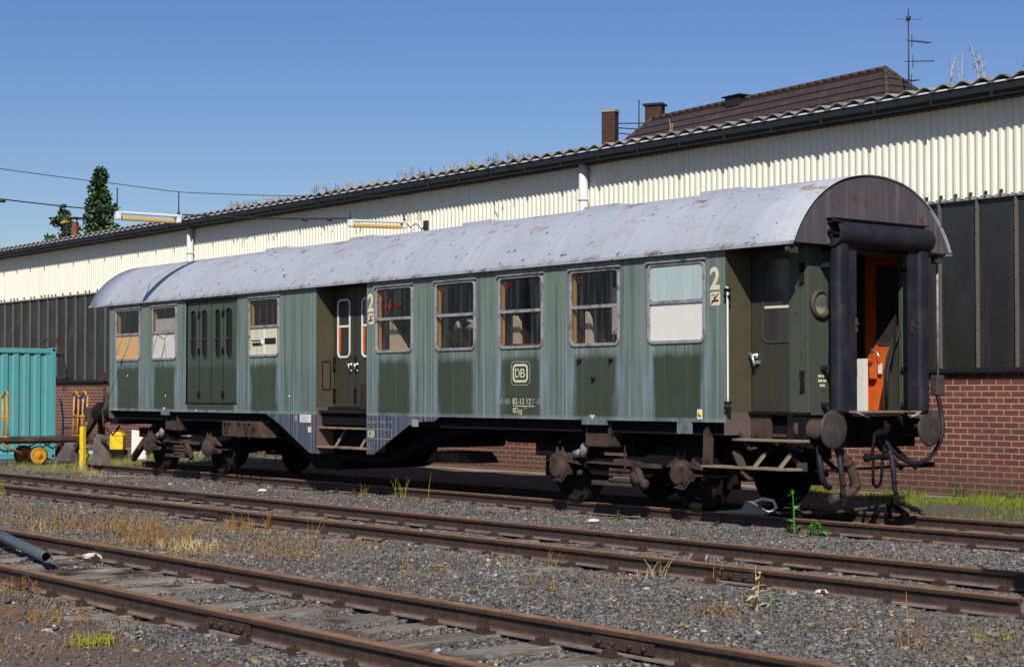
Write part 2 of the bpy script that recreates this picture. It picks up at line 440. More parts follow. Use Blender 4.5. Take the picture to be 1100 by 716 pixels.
x_, y_, z_ = t.sep(t.pos)
c = t.mix(t.noise(2.2, 6, vec=t.comb(x_, 0.0, t.math('MULTIPLY', z_, .5)), rough=.65), (.015, .015, .015), (.040, .039, .037))
c = t.mix(t.math('MULTIPLY', t.mr(t.noise(1.0, 4, vec=t.vscale(t.pos, (9, 1, .5))), .55, .75), .5), c, (.065, .062, .058))
t.color(c); t.set('Roughness', t.mr(t.noise(2, 5), .3, .7, .25, .6))
m = MB(); m.box(X0, X1, YW + .03, YW + .06, 1.835, 4.28); m.build('glazing_band', t.m, hall)
mul = flat('glazing_bar_paint', (.115, .11, .09), .7, .3, var=.25)
rail = flat('glazing_rail_paint', (.27, .26, .23), .7, .3, var=.2)
first = None
xm = -2.10 + .665 * 23
n = 0
while xm > -59:
    if xm < X1 and n < 98:
        if first is None:
            b = MB(); b.box(-.016, .016, -.02, .03, 0, 2.43)
            for k in range(7): b.lathe((0, -.02, .2 + k * .35), (0, -1, 0), [(0, .014), (.012, .010)], 6)
            first = b.build('glazing_bar', mul, hall, local=True); q = first
        else: q = copy_tree(first, hall)
        q.location = (xm - wloc(hall).x, YW - wloc(hall).y, 1.842 - wloc(hall).z); n += 1
    xm -= .665
m = MB(); m.box(X0, X1, YW - .03, YW + .03, 4.275, 4.325); m.build('glazing_head_rail', rail, hall)
# tilted open casement on the far left
m = MB(); ox = -33.2
m.box(ox - .95, ox + .02, YW - .36, YW - .32, 2.98, 3.03); m.box(ox - .02, ox + .02, YW - .34, YW, 1.9, 1.94)
m.box(ox - .95, ox - .91, YW - .03, YW + .02, 1.9, 3.03); m.box(ox - .95, ox + .02, YW - .06, YW - .02, 1.88, 1.93)
for px in (ox - .93, ox):
    m.bar((px, YW - .04, 1.92), (px, YW - .34, 3.0), .04, .04)
m.build('open_casement', 'rustbeam', hall)
# corrugated cladding
t = MT('cream_corrugated_sheet', .6, .3)
x_, y_, z_ = t.sep(t.pos)
c = t.mix(t.noise(.5, 5), (.72, .68, .55), (.83, .80, .68))
c = t.mix(t.math('MULTIPLY', t.mr(t.noise(1.0, 5, vec=t.vscale(t.pos, (9, 1, .35))), .55, .8), .35), c, (.50, .43, .30))
t.color(t.mix(t.mr(t.noise(5, 5, rough=.7), .72, .78), c, (.25, .19, .12)))
m = MB(); pitch_ = .131; prof = [(-.5, 0), (.10, 0), (.22, -.032), (.40, -.032)]
px = []; k = 0
xx = X0
while xx < X1:
    for a, d in ((0, 0), (.08, 0), (.20, .006), (.46, .030), (.55, .034), (.80, .034)): px.append((xx + a * pitch_, YW - .012 - d))
    xx += pitch_
vs = [(x, y, 4.30) for x, y in px] + [(x, y, 5.90) for x, y in px]; n = len(px)
m.add(vs, [(i, i + 1, n + i + 1, n + i) for i in range(n - 1)])
m.build('corrugated_cladding', t.m, hall, fix=False)
m = MB()
xx = X1 - .3
while xx > -46: m.box(xx - .022, xx + .022, YW - .075, YW - .047, 4.335, 4.38); xx -= .262 * (1.0 if rnd.random() < .5 else 2)
tag(m.build('cladding_fixing', 'rustbeam', hall), kind='stuff')
m = MB(); m.box(X0, X1, YW + .03, YW + .12, 4.3, 5.90); m.build('wall_behind_cladding', 'gutter', hall)
# eaves: gutter, pale strip, corrugated roof
m = MB()
gp = [(4.17, 5.834), (4.17, 5.73), (4.21, 5.68), (4.33, 5.67), (4.38, 5.72), (4.38, 5.834), (4.36, 5.834), (4.36, 5.73), (4.325, 5.695), (4.22, 5.705), (4.19, 5.74), (4.19, 5.834)]
m.prism(gp, 'X', X0, X1); gut = m.build('gutter', 'gutter', hall)
b = MB(); b.box(-.02, .02, -.015, .0, -.2, 0); b.box(-.035, .035, -.02, -.012, -.13, -.08)
first = None; xx = X1 - 1.2; n = 0
while xx > -46 and n < 60:
    if first is None: first = b.build('gutter_bracket', 'gutter', gut, local=True); q = first
    else: q = copy_tree(first, gut)
    q.location = (xx - wloc(hall).x, 4.168 - wloc(hall).y, 5.85 - wloc(hall).z); xx -= 1.05; n += 1
m = MB(); m.box(X0, X1, 4.15, YW - .06, 5.838, 5.862); m.build('eaves_strip', 'stripwhite', hall)
m = MB(); m.box(X0, X1, 4.40, YW + .1, 5.66, 5.836); m.build('soffit_board', 'gutter', hall)
t = MT('mossy_fibre_cement', .95, .1)
c = t.ramp(t.noise(3, 6, rough=.7), (.3, (.10, .095, .08)), (.55, (.27, .26, .22)), (.75, (.40, .38, .33)))
t.color(t.mix(t.mr(t.noise(1.7, 5, rough=.7), .55, .68), c, (.09, .085, .03))); t.bump(t.noise(60, 4), .4, .01)
m = MB(); wp = .333; xx = X0; q = []
while xx < X1:
    q.append(xx); xx += wp / 10
n = len(q)
rows = [(4.12, 0), (6.5, .22), (9.5, .50), (12.5, .78)]
vs = []
for dz in (0.0, -.014):
    for yy, zz in rows:
        vs += [(x, yy, 5.905 + zz + dz + .031 * math.cos(2 * math.pi * x / wp)) for x in q]
fs = []
for L in range(2):
    for r in range(len(rows) - 1):
        o = (L * len(rows) + r) * n
        fs += [(o + i, o + i + 1, o + n + i + 1, o + n + i) for i in range(n - 1)]
o2 = len(rows) * n
fs += [(i, i + 1, o2 + i + 1, o2 + i) for i in range(n - 1)]
m.add(vs, fs); m.build('corrugated_roof', t.m, hall, fix=False)
m = MB(); m.box(X0, X0 + .3, YW + .3, 12.4, -.2, 5.9); m.box(X1 - .3, X1, YW + .3, 12.4, -.2, 5.9); m.box(X0, X1, 12.1, 12.4, -.2, 6.5)
m.build('rear_wall', t.m, hall)
# downpipes are fixed to the hall
for xp in (-9.98, -25.35):
    m = MB()
    m.tube([(xp, 4.44, 5.69), (xp, 4.44, 4.0), (xp, 4.44, 2.0), (xp, 4.44, 0.0)], .085, 14)
    for z in (1.2, 3.2, 5.0): m.lathe((xp, 4.44, z), (0, 0, 1), [(0, .097), (.05, .097)], 14)
    m.build('downpipe', 'pipewhite', hall)

# ================================================================== COACH
coach = thing('passenger_coach', 'weathered green passenger coach with pale grey roof and open gangway end', 'railway coach', (-8.9, 0, 0))
YS = -1.39
WIN = [(-17.21, -16.18), (-15.64, -14.68), (-11.98, -11.0), (-8.07, -7.11), (-6.51, -5.56), (-5.0, -4.05), (-3.46, -2.51), (-1.95, -.97)]
CARGO = (-14.3, -12.42)
WZ0, WZ1 = 2.105, 3.075
ZB, ZT = 1.13, 3.20

def side_paint():
    t = MT('weathered_green_side', .55, .35)
    x, y, z = t.sep(t.pos)
    wob = t.math('MULTIPLY', t.math('SUBTRACT', t.noise(1.0, 5, vec=t.comb(t.math('MULTIPLY', x, 6.0), 0.0, t.math('MULTIPLY', z, 1.2))), .5), .26)
    xw = t.math('ADD', x, wob)
    def span(a, b, f, xx):
        u = t.mr(xx, a - f, a + f, smooth=True); d = t.mr(xx, b - f, b + f, 1, 0, smooth=True)
        return t.math('MULTIPLY', u, d)
    U = None; E = None
    for a, b in WIN + [CARGO]:
        q = span(a + .035, b - .035, .085, xw); U = q if U is None else t.math('ADD', U, q)
        for e in (a - .01, b + .01):
            k = span(e - .05, e + .05, .07, xw); E = k if E is None else t.math('MAXIMUM', E, k)
    below = t.mr(t.math('ADD', z, t.math('MULTIPLY', wob, .5)), 2.02, 1.90, smooth=True)
    sv = lambda fx, fz: t.comb(t.math('MULTIPLY', x, fx), 0.0, t.math('MULTIPLY', z, fz))
    s1 = t.noise(1.0, 5, vec=sv(9, .28), rough=.6)
    s2 = t.noise(1.0, 5, vec=sv(30, .16), rough=.65)
    s3 = t.noise(1.0, 5, vec=sv(13, .5), rough=.7)
    blotch = t.noise(1.4, 5)
    F1 = t.mix(blotch, (.120, .163, .130), (.160, .203, .164))
    F2 = t.mix(blotch, (.100, .138, .118), (.130, .162, .148))
    c = t.mix(t.math('MULTIPLY', t.mr(t.math('ADD', z, t.math('MULTIPLY', wob, 1.5)), 2.15, 1.75, smooth=True), .85), F1, F2)
    c = t.mix(t.math('MULTIPLY', t.mr(s1, .49, .60), .7), c, (.060, .088, .070))
    c = t.mix(t.math('MULTIPLY', t.mr(s2, .53, .62), t.mr(z, 3.1, 1.4, .30, .78)), c, (.27, .32, .36))
    s4 = t.noise(1.0, 5, vec=sv(4.5, .22), rough=.7)
    c = t.mix(t.math('MULTIPLY', t.mr(s4, .50, .68), t.mr(z, 3.1, 1.5, .22, .5)), c, (.235, .27, .275))
    c = t.mix(t.math('MULTIPLY', t.mr(s3, .60, .70), .45), c, (.055, .072, .058))
    rs_ = t.math('MULTIPLY', t.mr(t.noise(1.0, 5, vec=sv(11, .9), rough=.7), .64, .70), t.mr(z, 1.2, 2.2, .7, .15))
    c = t.mix(rs_, c, (.085, .055, .038))
    # the strips under the windows kept the dark paint
    dark = t.mix(t.noise(1.0, 5, vec=sv(6, .8)), (.032, .042, .023), (.050, .058, .034))
    dark = t.mix(t.math('MULTIPLY', t.mr(s2, .60, .70), .3), dark, (.12, .15, .16))
    DM = t.math('MULTIPLY', t.math('MULTIPLY', U, below), t.mr(s2, .62, .70, 1.0, .6))
    c = t.mix(t.math('MULTIPLY', DM, .93), c, dark)
    # pale chalky runs at the window edges
    em = t.math('MULTIPLY', t.math('MULTIPLY', E, t.mr(z, 2.2, 1.75, .25, 1.0)), t.mr(s2, .40, .58, .2, .95))
    em = t.math('MULTIPLY', em, t.mr(z, 1.15, 1.6, .35, .85))
    c = t.mix(em, c, (.26, .32, .38))
    # rust bleeding at the top edge and pale bottom lip
    c = t.mix(t.math('MULTIPLY', t.mr(z, 3.05, 3.2), t.mr(t.noise(4.5, 5, rough=.7), .58, .66)), c, (.16, .07, .035))
    lip = t.math('MULTIPLY', t.mr(z, 1.19, 1.16), t.mr(t.noise(5, 5), .3, .6, .2, .8))
    c = t.mix(lip, c, (.20, .25, .27))
    sk = t.math('MULTIPLY', t.mr(z, 1.135, 1.125), span(-11.6, -6.1, .05, x))
    skirt = t.mix(t.mr(s2, .44, .60), (.022, .025, .038), (.15, .175, .225))
    c = t.mix(sk, c, skirt)
    c = t.mix(t.math('MULTIPLY', t.mr(t.noise(9, 6, rough=.7), .64, .72), .6), c, (.05, .06, .045))
    t.color(c)
    t.set('Roughness', t.mr(DM, 0, 1, .68, .5))
    h = t.math('ADD', t.math('MULTIPLY', t.noise(1.7, 2), 1.0), t.math('MULTIPLY', t.noise(40, 3), .03))
    t.bump(h, .35, .03)
    return t.m
SIDE = side_paint()
t = MT('olive_recess_paint', .6, .3)
z = t.sep(t.pos)[2]
c = t.mix(t.noise(3, 5), (.060, .055, .030), (.092, .082, .050))
c = t.mix(t.mr(z, 1.26, 1.23), c, t.mix(t.noise(4, 5), (.10, .072, .068), (.15, .11, .10)))
c = t.mix(t.mr(t.noise(7, 5, rough=.7), .6, .72), c, (.045, .042, .025)); t.color(c); OLIVE = t.m
t = MT('dark_green_door_paint', .5, .35)
c = t.mix(t.noise(1.0, 5, vec=t.vscale(t.pos, (10, 10, .6))), (.030, .032, .022), (.050, .050, .036)); t.color(c); t.bump(t.noise(2, 2), .2, .02); DOORG = t.m
t = MT('cargo_door_paint', .5, .35)
x_, y_, z_ = t.sep(t.pos)
c = t.mix(t.noise(1.0, 5, vec=t.vscale(t.pos, (10, 10, .6))), (.030, .040, .026), (.048, .060, .040))
c = t.mix(t.math('MULTIPLY', t.mr(z_, 1.9, 2.0), .75), c, (.062, .088, .068)); t.color(c); CARGOG = t.m
t = MT('faded_end_wall_green', .6, .3)
c = t.mix(t.noise(1.0, 5, vec=t.vscale(t.pos, (10, 10, .6))), (.045, .056, .042), (.075, .085, .066))
c = t.mix(t.mr(t.noise(6, 5, rough=.7), .58, .7), c, (.05, .045, .03)); t.color(c); ENDG = t.m
t = MT('weathered_grey_roof', .62, .35)
x, y, z = t.sep(t.pos)
c = t.mix(t.noise(.8, 5), (.315, .340, .385), (.405, .430, .475))
run = t.noise(1.0, 5, vec=t.comb(t.math('MULTIPLY', x, 8.0), t.math('MULTIPLY', y, .7), t.math('MULTIPLY', z, .5)), rough=.6)
c = t.mix(t.math('MULTIPLY', t.mr(run, .54, .70), .25), c, (.50, .52, .55))
c = t.mix(t.math('MULTIPLY', t.mr(run, .47, .36), .25), c, (.26, .285, .34))
c = t.mix(t.math('MULTIPLY', t.mr(t.noise(.9, 6, rough=.7, dist=.6), .52, .66), .45), c, (.30, .315, .35))
c = t.mix(t.math('MULTIPLY', t.mr(t.noise(2.3, 6, rough=.7), .5, .7), .3), c, (.42, .41, .40))
ru = t.mr(t.noise(2.4, 8, vec=t.vscale(t.pos, (1, 1.8, 1.8)), rough=.72), .56, .61)
c = t.mix(t.math('MULTIPLY', ru, t.mr(z, 3.62, 3.95, .12, .9)), c, t.ramp(t.noise(9, 4), (.35, (.10, .05, .035)), (.55, (.25, .13, .07)), (.7, (.42, .31, .18))))
sp = t.math('MAXIMUM', t.mr(t.noise(9.5, 5, rough=.65), .64, .67), t.mr(t.noise(5.0, 5, vec=t.vscale(t.pos, (1, 2.2, 2.2)), rough=.6), .66, .69))
c = t.mix(t.math('MULTIPLY', sp, .85), c, (.075, .06, .055))
c = t.mix(t.math('MULTIPLY', t.mr(z, 3.28, 3.22), t.mr(t.noise(3.5, 6, rough=.75), .50, .66)), c, (.13, .085, .065))
t.color(c); t.bump(t.math('ADD', t.noise(1.3, 3), t.math('MULTIPLY', t.noise(25, 4), .05)), .22, .04); ROOF = t.m
t = MT('sooty_roof_end', .7, .25)
c = t.mix(t.noise(1.6, 6, rough=.65), (.055, .046, .050), (.105, .090, .098))
c = t.mix(t.math('MULTIPLY', t.mr(t.noise(1.0, 5, vec=t.vscale(t.pos, (1, 11, .5))), .52, .72), .65), c, (.16, .15, .165))
c = t.mix(t.mr(t.noise(5, 6, rough=.7), .58, .68), c, (.09, .045, .028)); t.color(c); ROOFEND = t.m
# glass of the saloon windows: clear with chalky dirt runs
def glass(name, dirt, tint=(.84, .82, .83)):
    t = MT(name, .12, .5)
    x, y, z = t.sep(t.pos)
    tr = t.n('ShaderNodeBsdfTransparent'); tr.inputs[0].default_value = (*tint, 1)
    gl = t.n('ShaderNodeBsdfGlossy'); gl.inputs['Roughness'].default_value = .04; gl.inputs['Color'].default_value = (.9, .92, .95, 1)
    df = t.n('ShaderNodeBsdfDiffuse'); df.inputs[0].default_value = (.22, .22, .25, 1)
    lw = t.n('ShaderNodeLayerWeight'); lw.inputs[0].default_value = .5
    frs = t.math('ADD', t.math('MULTIPLY', t.math('POWER', lw.outputs['Facing'], 4.0), .32), .014)
    m1 = t.n('ShaderNodeMixShader'); t.put(m1.inputs[0], frs); t.put(m1.inputs[1], tr.outputs[0]); t.put(m1.inputs[2], gl.outputs[0])
    d = t.mr(t.noise(1.0, 5, vec=t.comb(t.math('MULTIPLY', x, 16.0), t.math('MULTIPLY', y, 16.0), t.math('MULTIPLY', z, .9)), rough=.6), .48, .72, .012, dirt)
    d = t.math('MULTIPLY', d, t.mr(z, 2.1, 3.1, 1.0, .75))
    m2 = t.n('ShaderNodeMixShader'); t.put(m2.inputs[0], d); t.put(m2.inputs[1], m1.outputs[0]); t.put(m2.inputs[2], df.outputs[0])
    t.nt.links.new(m2.outputs[0], t.out.inputs[0]); return t.m
GLASS = glass('dirty_window_glass', .20)
GLASS2 = glass('cleaner_window_glass', .12)
t = MT('dark_door_glass', .2, .5)
t.color(t.mix(t.noise(1.0, 5, vec=t.vscale(t.pos, (14, 14, .8))), (.020, .020, .021), (.055, .05, .05))); DGLASS = t.m
SLITG = flat('black_slit_glass', (.006, .006, .007), .35, .3)
def pane_mat(name, a, b, crack=None, streak=None):
    t = MT(name, .35, .4)
    c = t.mix(t.noise(1.0, 5, vec=t.vscale(t.pos, (7, 7, 2))), a, b)
    if streak: c = t.mix(t.math('MULTIPLY', t.mr(t.noise(1.0, 5, vec=t.vscale(t.pos, (15, 15, .7))), .5, .7), .6), c, streak)
    if crack:
        v = t.voro(2.6, vec=t.vscale(t.pos, (1, 1, .8)), feature='DISTANCE_TO_EDGE')
        c = t.mix(t.mr(v, .05, .015, smooth=True), c, crack)
    t.color(c); return t.m
P_WHITE = pane_mat('white_painted_pane', (.66, .65, .59), (.76, .75, .69))
P_REFLECTED = pane_mat('blue_reflection_pane', (.36, .44, .43), (.46, .53, .51), streak=(.52, .60, .62))  # white painted pane with a blue-green reflection put into its colour
P_ORANGE = pane_mat('orange_board', (.55, .31, .11), (.66, .40, .17), streak=(.68, .52, .30))
P_CRACK = pane_mat('cracked_white_board', (.52, .52, .49), (.68, .67, .63), crack=(.34, .21, .08))
P_BLIND = pane_mat('yellowed_blind', (.56, .53, .36), (.72, .70, .55), streak=(.35, .33, .22))

# ---- near side wall with rounded window openings
m = MB()
HL = []
for a, b in WIN: HL.append((a, b, WZ0, WZ1, .075))
def plate(x0, x1, z0, z1): m.quad((x0, YS, z0), (x1, YS, z0), (x1, YS, z1), (x0, YS, z1))
def hole_cell(cx0, cx1, cz0, cz1, h):
    a, b, z0, z1, r = h; k = 5
    pts = rrect(a, b, z0, z1, r, k); co = [(cx1, cz1), (cx0, cz1), (cx0, cz0), (cx1, cz0)]
    for c in range(4):
        q = pts[c * k:(c + 1) * k]
        for i in range(k - 1): m.add([(q[i][0], YS, q[i][1]), (q[i + 1][0], YS, q[i + 1][1]), (co[c][0], YS, co[c][1])], [(0, 1, 2)])
        nx_ = pts[((c + 1) * k) % (4 * k)]
        m.add([(q[-1][0], YS, q[-1][1]), (nx_[0], YS, nx_[1]), (co[(c + 1) % 4][0], YS, co[(c + 1) % 4][1]), (co[c][0], YS, co[c][1])], [(0, 1, 2, 3)])
def panel(xa, xb, holes, za=ZB):
    cuts = [xa]
    for i in range(len(holes) - 1): cuts.append((holes[i][1] + holes[i + 1][0]) / 2)
    cuts.append(xb)
    if not holes: cuts = [xa, xb]
    for i, h in enumerate(holes): hole_cell(cuts[i], cuts[i + 1], 2.0, ZT, h); plate(cuts[i], cuts[i + 1], za, 2.0)
panel(-17.53, CARGO[0], HL[0:2]); panel(CARGO[1], -9.81, HL[2:3]); panel(-8.34, -.62, HL[3:8])
plate(CARGO[0], CARGO[1], ZB, 1.28); plate(CARGO[0], CARGO[1], 3.12, ZT)
# skirts beside the middle entrance
m.add([(-11.42, YS, ZB), (-10.98, YS, .965), (-10.02, YS, .51), (-9.81, YS, .50), (-9.81, YS, ZB)], [(0, 1, 2, 3, 4)])
m.add([(-8.34, YS, ZB), (-8.34, YS, .535), (-8.15, YS, .535), (-7.2, YS, .995), (-6.86, YS, 1.055), (-6.55, YS, 1.065), (-6.42, YS, ZB)], [(0, 1, 2, 3, 4, 5, 6)])
side = m.build('side_wall', SIDE, coach, fix=False, weld=True)
m = MB(); m.box(-17.53, -.62, 1.36, 1.39, ZB, ZT); m.build('side_wall', DOORG, coach)
m = MB()
for a in [-17.4 + i * .46 for i in range(36)]:
    if -9.9 < a < -8.3: continue
    m.lathe((a, YS + .012, 1.155), (0, -1, 0), [(0, .007), (.018, .006)], 6)
m.build('rivet_row', SIDE, side)
# small brackets hanging under the lip
for a, b, z0 in ((-15.28, -14.98, 1.065), (-3.24, -2.76, 1.07), (-1.45, -1.21, .985)):
    m = MB(); m.box(a, b, YS - .004, YS + .03, z0, ZB - .002); m.build('lower_bracket', SIDE, coach)

# ---- windows
def ring(mb, x0, x1, z0, z1, r, wd, ya, yb, k=6, m=0):
    o = rrect(x0 - wd, x1 + wd, z0 - wd, z1 + wd, r + wd, k); i_ = rrect(x0, x1, z0, z1, r, k); n = len(o)
    vs = [(p[0], ya, p[1]) for p in o] + [(p[0], ya, p[1]) for p in i_] + [(p[0], yb, p[1]) for p in o] + [(p[0], yb, p[1]) for p in i_]
    fs = []
    for a in range(n):
        b = (a + 1) % n
        fs += [(a, b, n + b, n + a), (2 * n + b, 2 * n + a, 3 * n + a, 3 * n + b), (b, a, 2 * n + a, 2 * n + b), (n + a, n + b, 3 * n + b, 3 * n + a)]
    mb.add(vs, fs, m)
def pane(name, x0, x1, z0, z1, y, mat, par, r=.05):
    q = MB(); p = rrect(x0, x1, z0, z1, r, 5); q.prism(p, 'Y', y, y + .006); return q.build(name, mat, par)
def window(a, b, up, low, split=2.60):
    f = MB()
    ring(f, a + .022, b - .022, WZ0 + .022, WZ1 - .022, .055, .040, YS - .020, YS + .02)
    f.box(a + .02, b - .02, YS - .016, YS + .02, split - .022, split + .022)
    f.prism([(a - .03, WZ1 + .035), (b + .03, WZ1 + .035), (b + .035, WZ1 + .015), (a - .035, WZ1 + .015)], 'Y', YS - .042, YS - .003)
    w_ = f.build('window', 'alu', coach, bevel=.004)
    pane('upper_pane', a + .024, b - .024, split + .023, WZ1 - .024, YS - .002, up, w_)
    pane('lower_pane', a + .024, b - .024, WZ0 + .024, split - .023, YS + .004, low, w_)
    # wooden lining of the opening, inside
    l = MB()
    l.box(a + .003, a + .022, YS + .037, YS + .082, WZ0 + .03, WZ1 - .03); l.box(b - .022, b - .003, YS + .037, YS + .082, WZ0 + .03, WZ1 - .03)
    l.box(a, b, YS + .05, YS + .20, WZ0 - .03, WZ0)
    l.build('window_lining', 'reveal', w_)
    return w_
w0 = window(*WIN[0], GLASS2, P_ORANGE); w1 = window(*WIN[1], GLASS2, P_CRACK); w2 = window(*WIN[2], GLASS2, P_BLIND)
side_w = [window(*q, GLASS, GLASS) for q in WIN[3:7]]; w7 = window(*WIN[7], P_REFLECTED, P_WHITE)
w0['label'] = 'window with an orange board in its lower half'; w1['label'] = 'window with cracked white boards'
w2['label'] = 'window with red bars above a yellowed blind'; w7['label'] = 'window painted over white, a pale blue reflection coloured into its upper pane'
side_w[0]['label'] = 'dark window with red scrawl on the upper pane'
a, b = WIN[1]
m = MB(); m.box(a + .06, b - .04, YS + .03, YS + .04, 2.63, 2.86); m.lathe((-15.15, YS + .03, 2.67), (0, -1, 0), [(0, .022), (.006, .022)], 10); m.build('white_board', P_WHITE, w1)
a, b = WIN[2]
m = MB()
for q in (.24, .46, .68, .86): m.box(a + q - .012, a + q + .012, YS + .06, YS + .08, 2.62, 3.06)
m.build('red_bars', flat('dull_red_bar', (.14, .02, .025), .5, .3), w2)
m = MB(); m.box(a + .47, a + .52, YS - .006, YS + .003, 2.13, 2.55); m.box(a + .52, b - .1, YS - .004, YS + .003, 2.30, 2.40, 1)
m.box(a + .10, a + .42, YS - .004, YS + .003, 2.28, 2.33, 1); m.lathe((a + .42, YS + .003, 2.33), (0, -1, 0), [(0, .05), (.01, .05)], 12)
m.box(a + .06, a + .46, YS - .004, YS + .003, 2.36, 2.375, 1)
m.build('blind_fitting', [P_WHITE, 'interior'], w2)
# red crayon marks on the glass
for i, w_ in enumerate(side_w):
    a, b = WIN[3 + i]
    m = MB(); c0 = (a + .20, YS - .008, 2.955)
    m.tube([(c0[0] + .033 * math.cos(q), c0[1], c0[2] + .045 * math.sin(q)) for q in [R(120 + 30 * k) for k in range(11)]], .005, 5)
    if i == 0:
        def sc_(pts): m.tube([(a + px, YS - .009, 2.6 + pz) for px, pz in pts], .006, 5)
        sc_([(.14, .27), (.15, .16), (.19, .15), (.21, .20), (.23, .15), (.27, .16), (.28, .22)])
        sc_([(.36, .24), (.34, .17), (.39, .15), (.41, .22), (.38, .05), (.35, .08), (.40, .30)])
        sc_([(.50, .16), (.54, .21), (.56, .15), (.58, .22), (.61, .15), (.63, .21), (.66, .16), (.68, .23)])
    m.build('crayon_mark', 'red', w_)
# things seen behind the panes
def inner(name, mb, mat, par): mb.build(name, mat, par)
a, b = WIN[3]; m = MB(); m.prism([(a + .12, 2.13), (a + .62, 2.13), (a + .16, 2.58), (a + .12, 2.58)], 'Y', YS + .16, YS + .18); m.build('paper_sheet', pane_mat('yellow_paper', (.62, .52, .30), (.74, .64, .42)), side_w[0])
a, b = WIN[4]; m = MB(); m.tube([(a + .95, YS + .26, 2.12), (a + .82, YS + .25, 2.30), (a + .74, YS + .24, 2.42), (a + .58, YS + .24, 2.44), (a + .45, YS + .24, 2.42)], [.06, .055, .06, .05, .03], 8)
m.tube([(a + .74, YS + .24, 2.42), (a + .60, YS + .22, 2.50), (a + .50, YS + .2, 2.53)], [.04, .035, .02], 6)
m.tube([(a + .12, YS + .26, 2.4), (a + .2, YS + .26, 2.5), (a + .23, YS + .26, 2.42)], .035, 6)
m.build('crumpled_curtain', pane_mat('grey_cloth', (.42, .42, .40), (.56, .56, .54)), side_w[1])
a, b = WIN[5]; m = MB(); m.prism([(a + .05, 2.12), (a + .22, 2.12), (a + .2, 2.46), (a + .12, 2.55), (a + .05, 2.56)], 'Y', YS + .2, YS + .24); m.build('seat_headrest', pane_mat('pale_vinyl', (.58, .50, .32), (.70, .63, .44)), side_w[2])
m = MB(); m.box(a + .05, a + .5, YS + .2, YS + .5, 2.06, 2.16); m.build('folding_table', 'wood', side_w[2])
a, b = WIN[6]; m = MB(); m.prism([(a + .06, 2.12), (a + .2, 2.12), (a + .16, 2.45), (a + .1, 2.55), (a + .06, 2.56)], 'Y', YS + .2, YS + .24); m.box(a + .42, a + .53, YS + .35, YS + .38, 2.25, 2.86)
m.tube([(a + .5, YS + .3, 2.15), (a + .52, YS + .3, 2.28), (a + .6, YS + .3, 2.33), (a + .85, YS + .3, 2.33)], .012, 6)
m.build('seat_headrest', pane_mat('pale_vinyl_worn', (.58, .54, .42), (.72, .68, .56)), side_w[3])
# interior: floor, ceiling, corridor partition, cross partitions and seat benches
m = MB(); m.box(-17.5, -.66, -1.34, 1.34, 1.16, 1.2); m.build('saloon_floor', 'interior', coach)
m = MB(); m.box(-17.5, -.66, .02, .05, 1.205, 3.13)
for xx in (-10.02, -8.16, -12.3, -14.42): m.box(xx - .02, xx + .02, -1.30, .015, 1.205, 3.13)
m.build('partition', 'interior', coach)
for i in range(5):
    m = MB(); xx = -7.45 + i * 1.53 - .75
    m.prism([(xx - .55, 1.2), (xx + .55, 1.2), (xx + .55, 1.62), (xx + .12, 1.68), (xx + .07, 2.40), (xx - .07, 2.40), (xx - .12, 1.68), (xx - .55, 1.62)], 'Y', -1.25, -.15)
    m.build('seat', 'seat', coach, bevel=.03)

# ---- roof
rp = [(-1.43, 3.20), (-1.35, 3.36), (-1.21, 3.555), (-1.03, 3.73), (-.79, 3.885), (-.53, 3.99), (-.21, 4.05), (0, 4.06)]
def dense(p, k=4):
    P = [Vector((a, b, 0)) for a, b in p]; out = []
    for i in range(len(P) - 1):
        p0 = P[max(i - 1, 0)]; p1 = P[i]; p2 = P[i + 1]; p3 = P[min(i + 2, len(P) - 1)]
        for j in range(k):
            q = j / k
            v = .5 * ((2 * p1) + (p2 - p0) * q + (2 * p0 - 5 * p1 + 4 * p2 - p3) * q * q + (3 * p1 - p0 - 3 * p2 + p3) * q ** 3)
            out.append((v.x, v.y))
    return out + [p[-1]]
half = dense(rp); prof_r = half + [(-a, b) for a, b in reversed(half[:-1])]
XR0, XR1 = -18.36, .515
m = MB(); nseg = 24; n = len(prof_r); vs = []
for i in range(nseg + 1):
    xx = XR0 + (XR1 - XR0) * i / nseg
    vs += [(xx, a, b) for a, b in prof_r]
m.add(vs, [(i * n + j, i * n + j + 1, (i + 1) * n + j + 1, (i + 1) * n + j) for i in range(nseg) for j in range(n - 1)], 0, True)
roof = m.build('roof', ROOF, coach, fix=False)
sol = roof.modifiers.new('thickness', 'SOLIDIFY'); sol.thickness = .012; sol.offset = -1
m = MB(); m.box(XR0 + .03, XR1 - .03, -1.395, 1.395, 3.205, 3.225); m.build('soffit', DOORG, coach)
for xe, s in ((XR1 - .022, 1), (XR0 + .022, -1)):
    m = MB(); sc_f = [(a * .975, 3.2 + (b - 3.2) * .97) for a, b in prof_r]
    m.prism(sc_f, 'X', xe - .012, xe + .012); m.build('roof_end', ROOFEND, coach)
m = MB()
for s in (-1, 1):
    m.box(XR0 + .01, XR1 - .012, s * 1.445 - .012, s * 1.445 + .012, 3.178, 3.212)
m.build('drip_rail', ROOF, roof)
# flat ventilators on the ridge
for xx in (-1.72, -4.05, -6.9, -10.1, -12.9):
    m = MB()
    m.prism([(xx - .42, 4.02), (xx + .42, 4.02), (xx + .36, 4.088), (xx - .36, 4.088)], 'Y', -.34, .34)
    m.lathe((xx + .25, -.24, 4.075), (0, 0, 1), [(0, .05), (.02, .05), (.025, .02)], 10)
    m.build('roof_ventilator', ROOF, roof, bevel=.015)
for y in (-1.36, 1.28):
    m = MB(); m.box(.36, .46, y - .05, y + .05, 3.08, 3.18); m.box(.38, .44, y - .08, y - .05, 3.10, 3.15); m.build('lamp_bracket', 'steelgrey', coach)

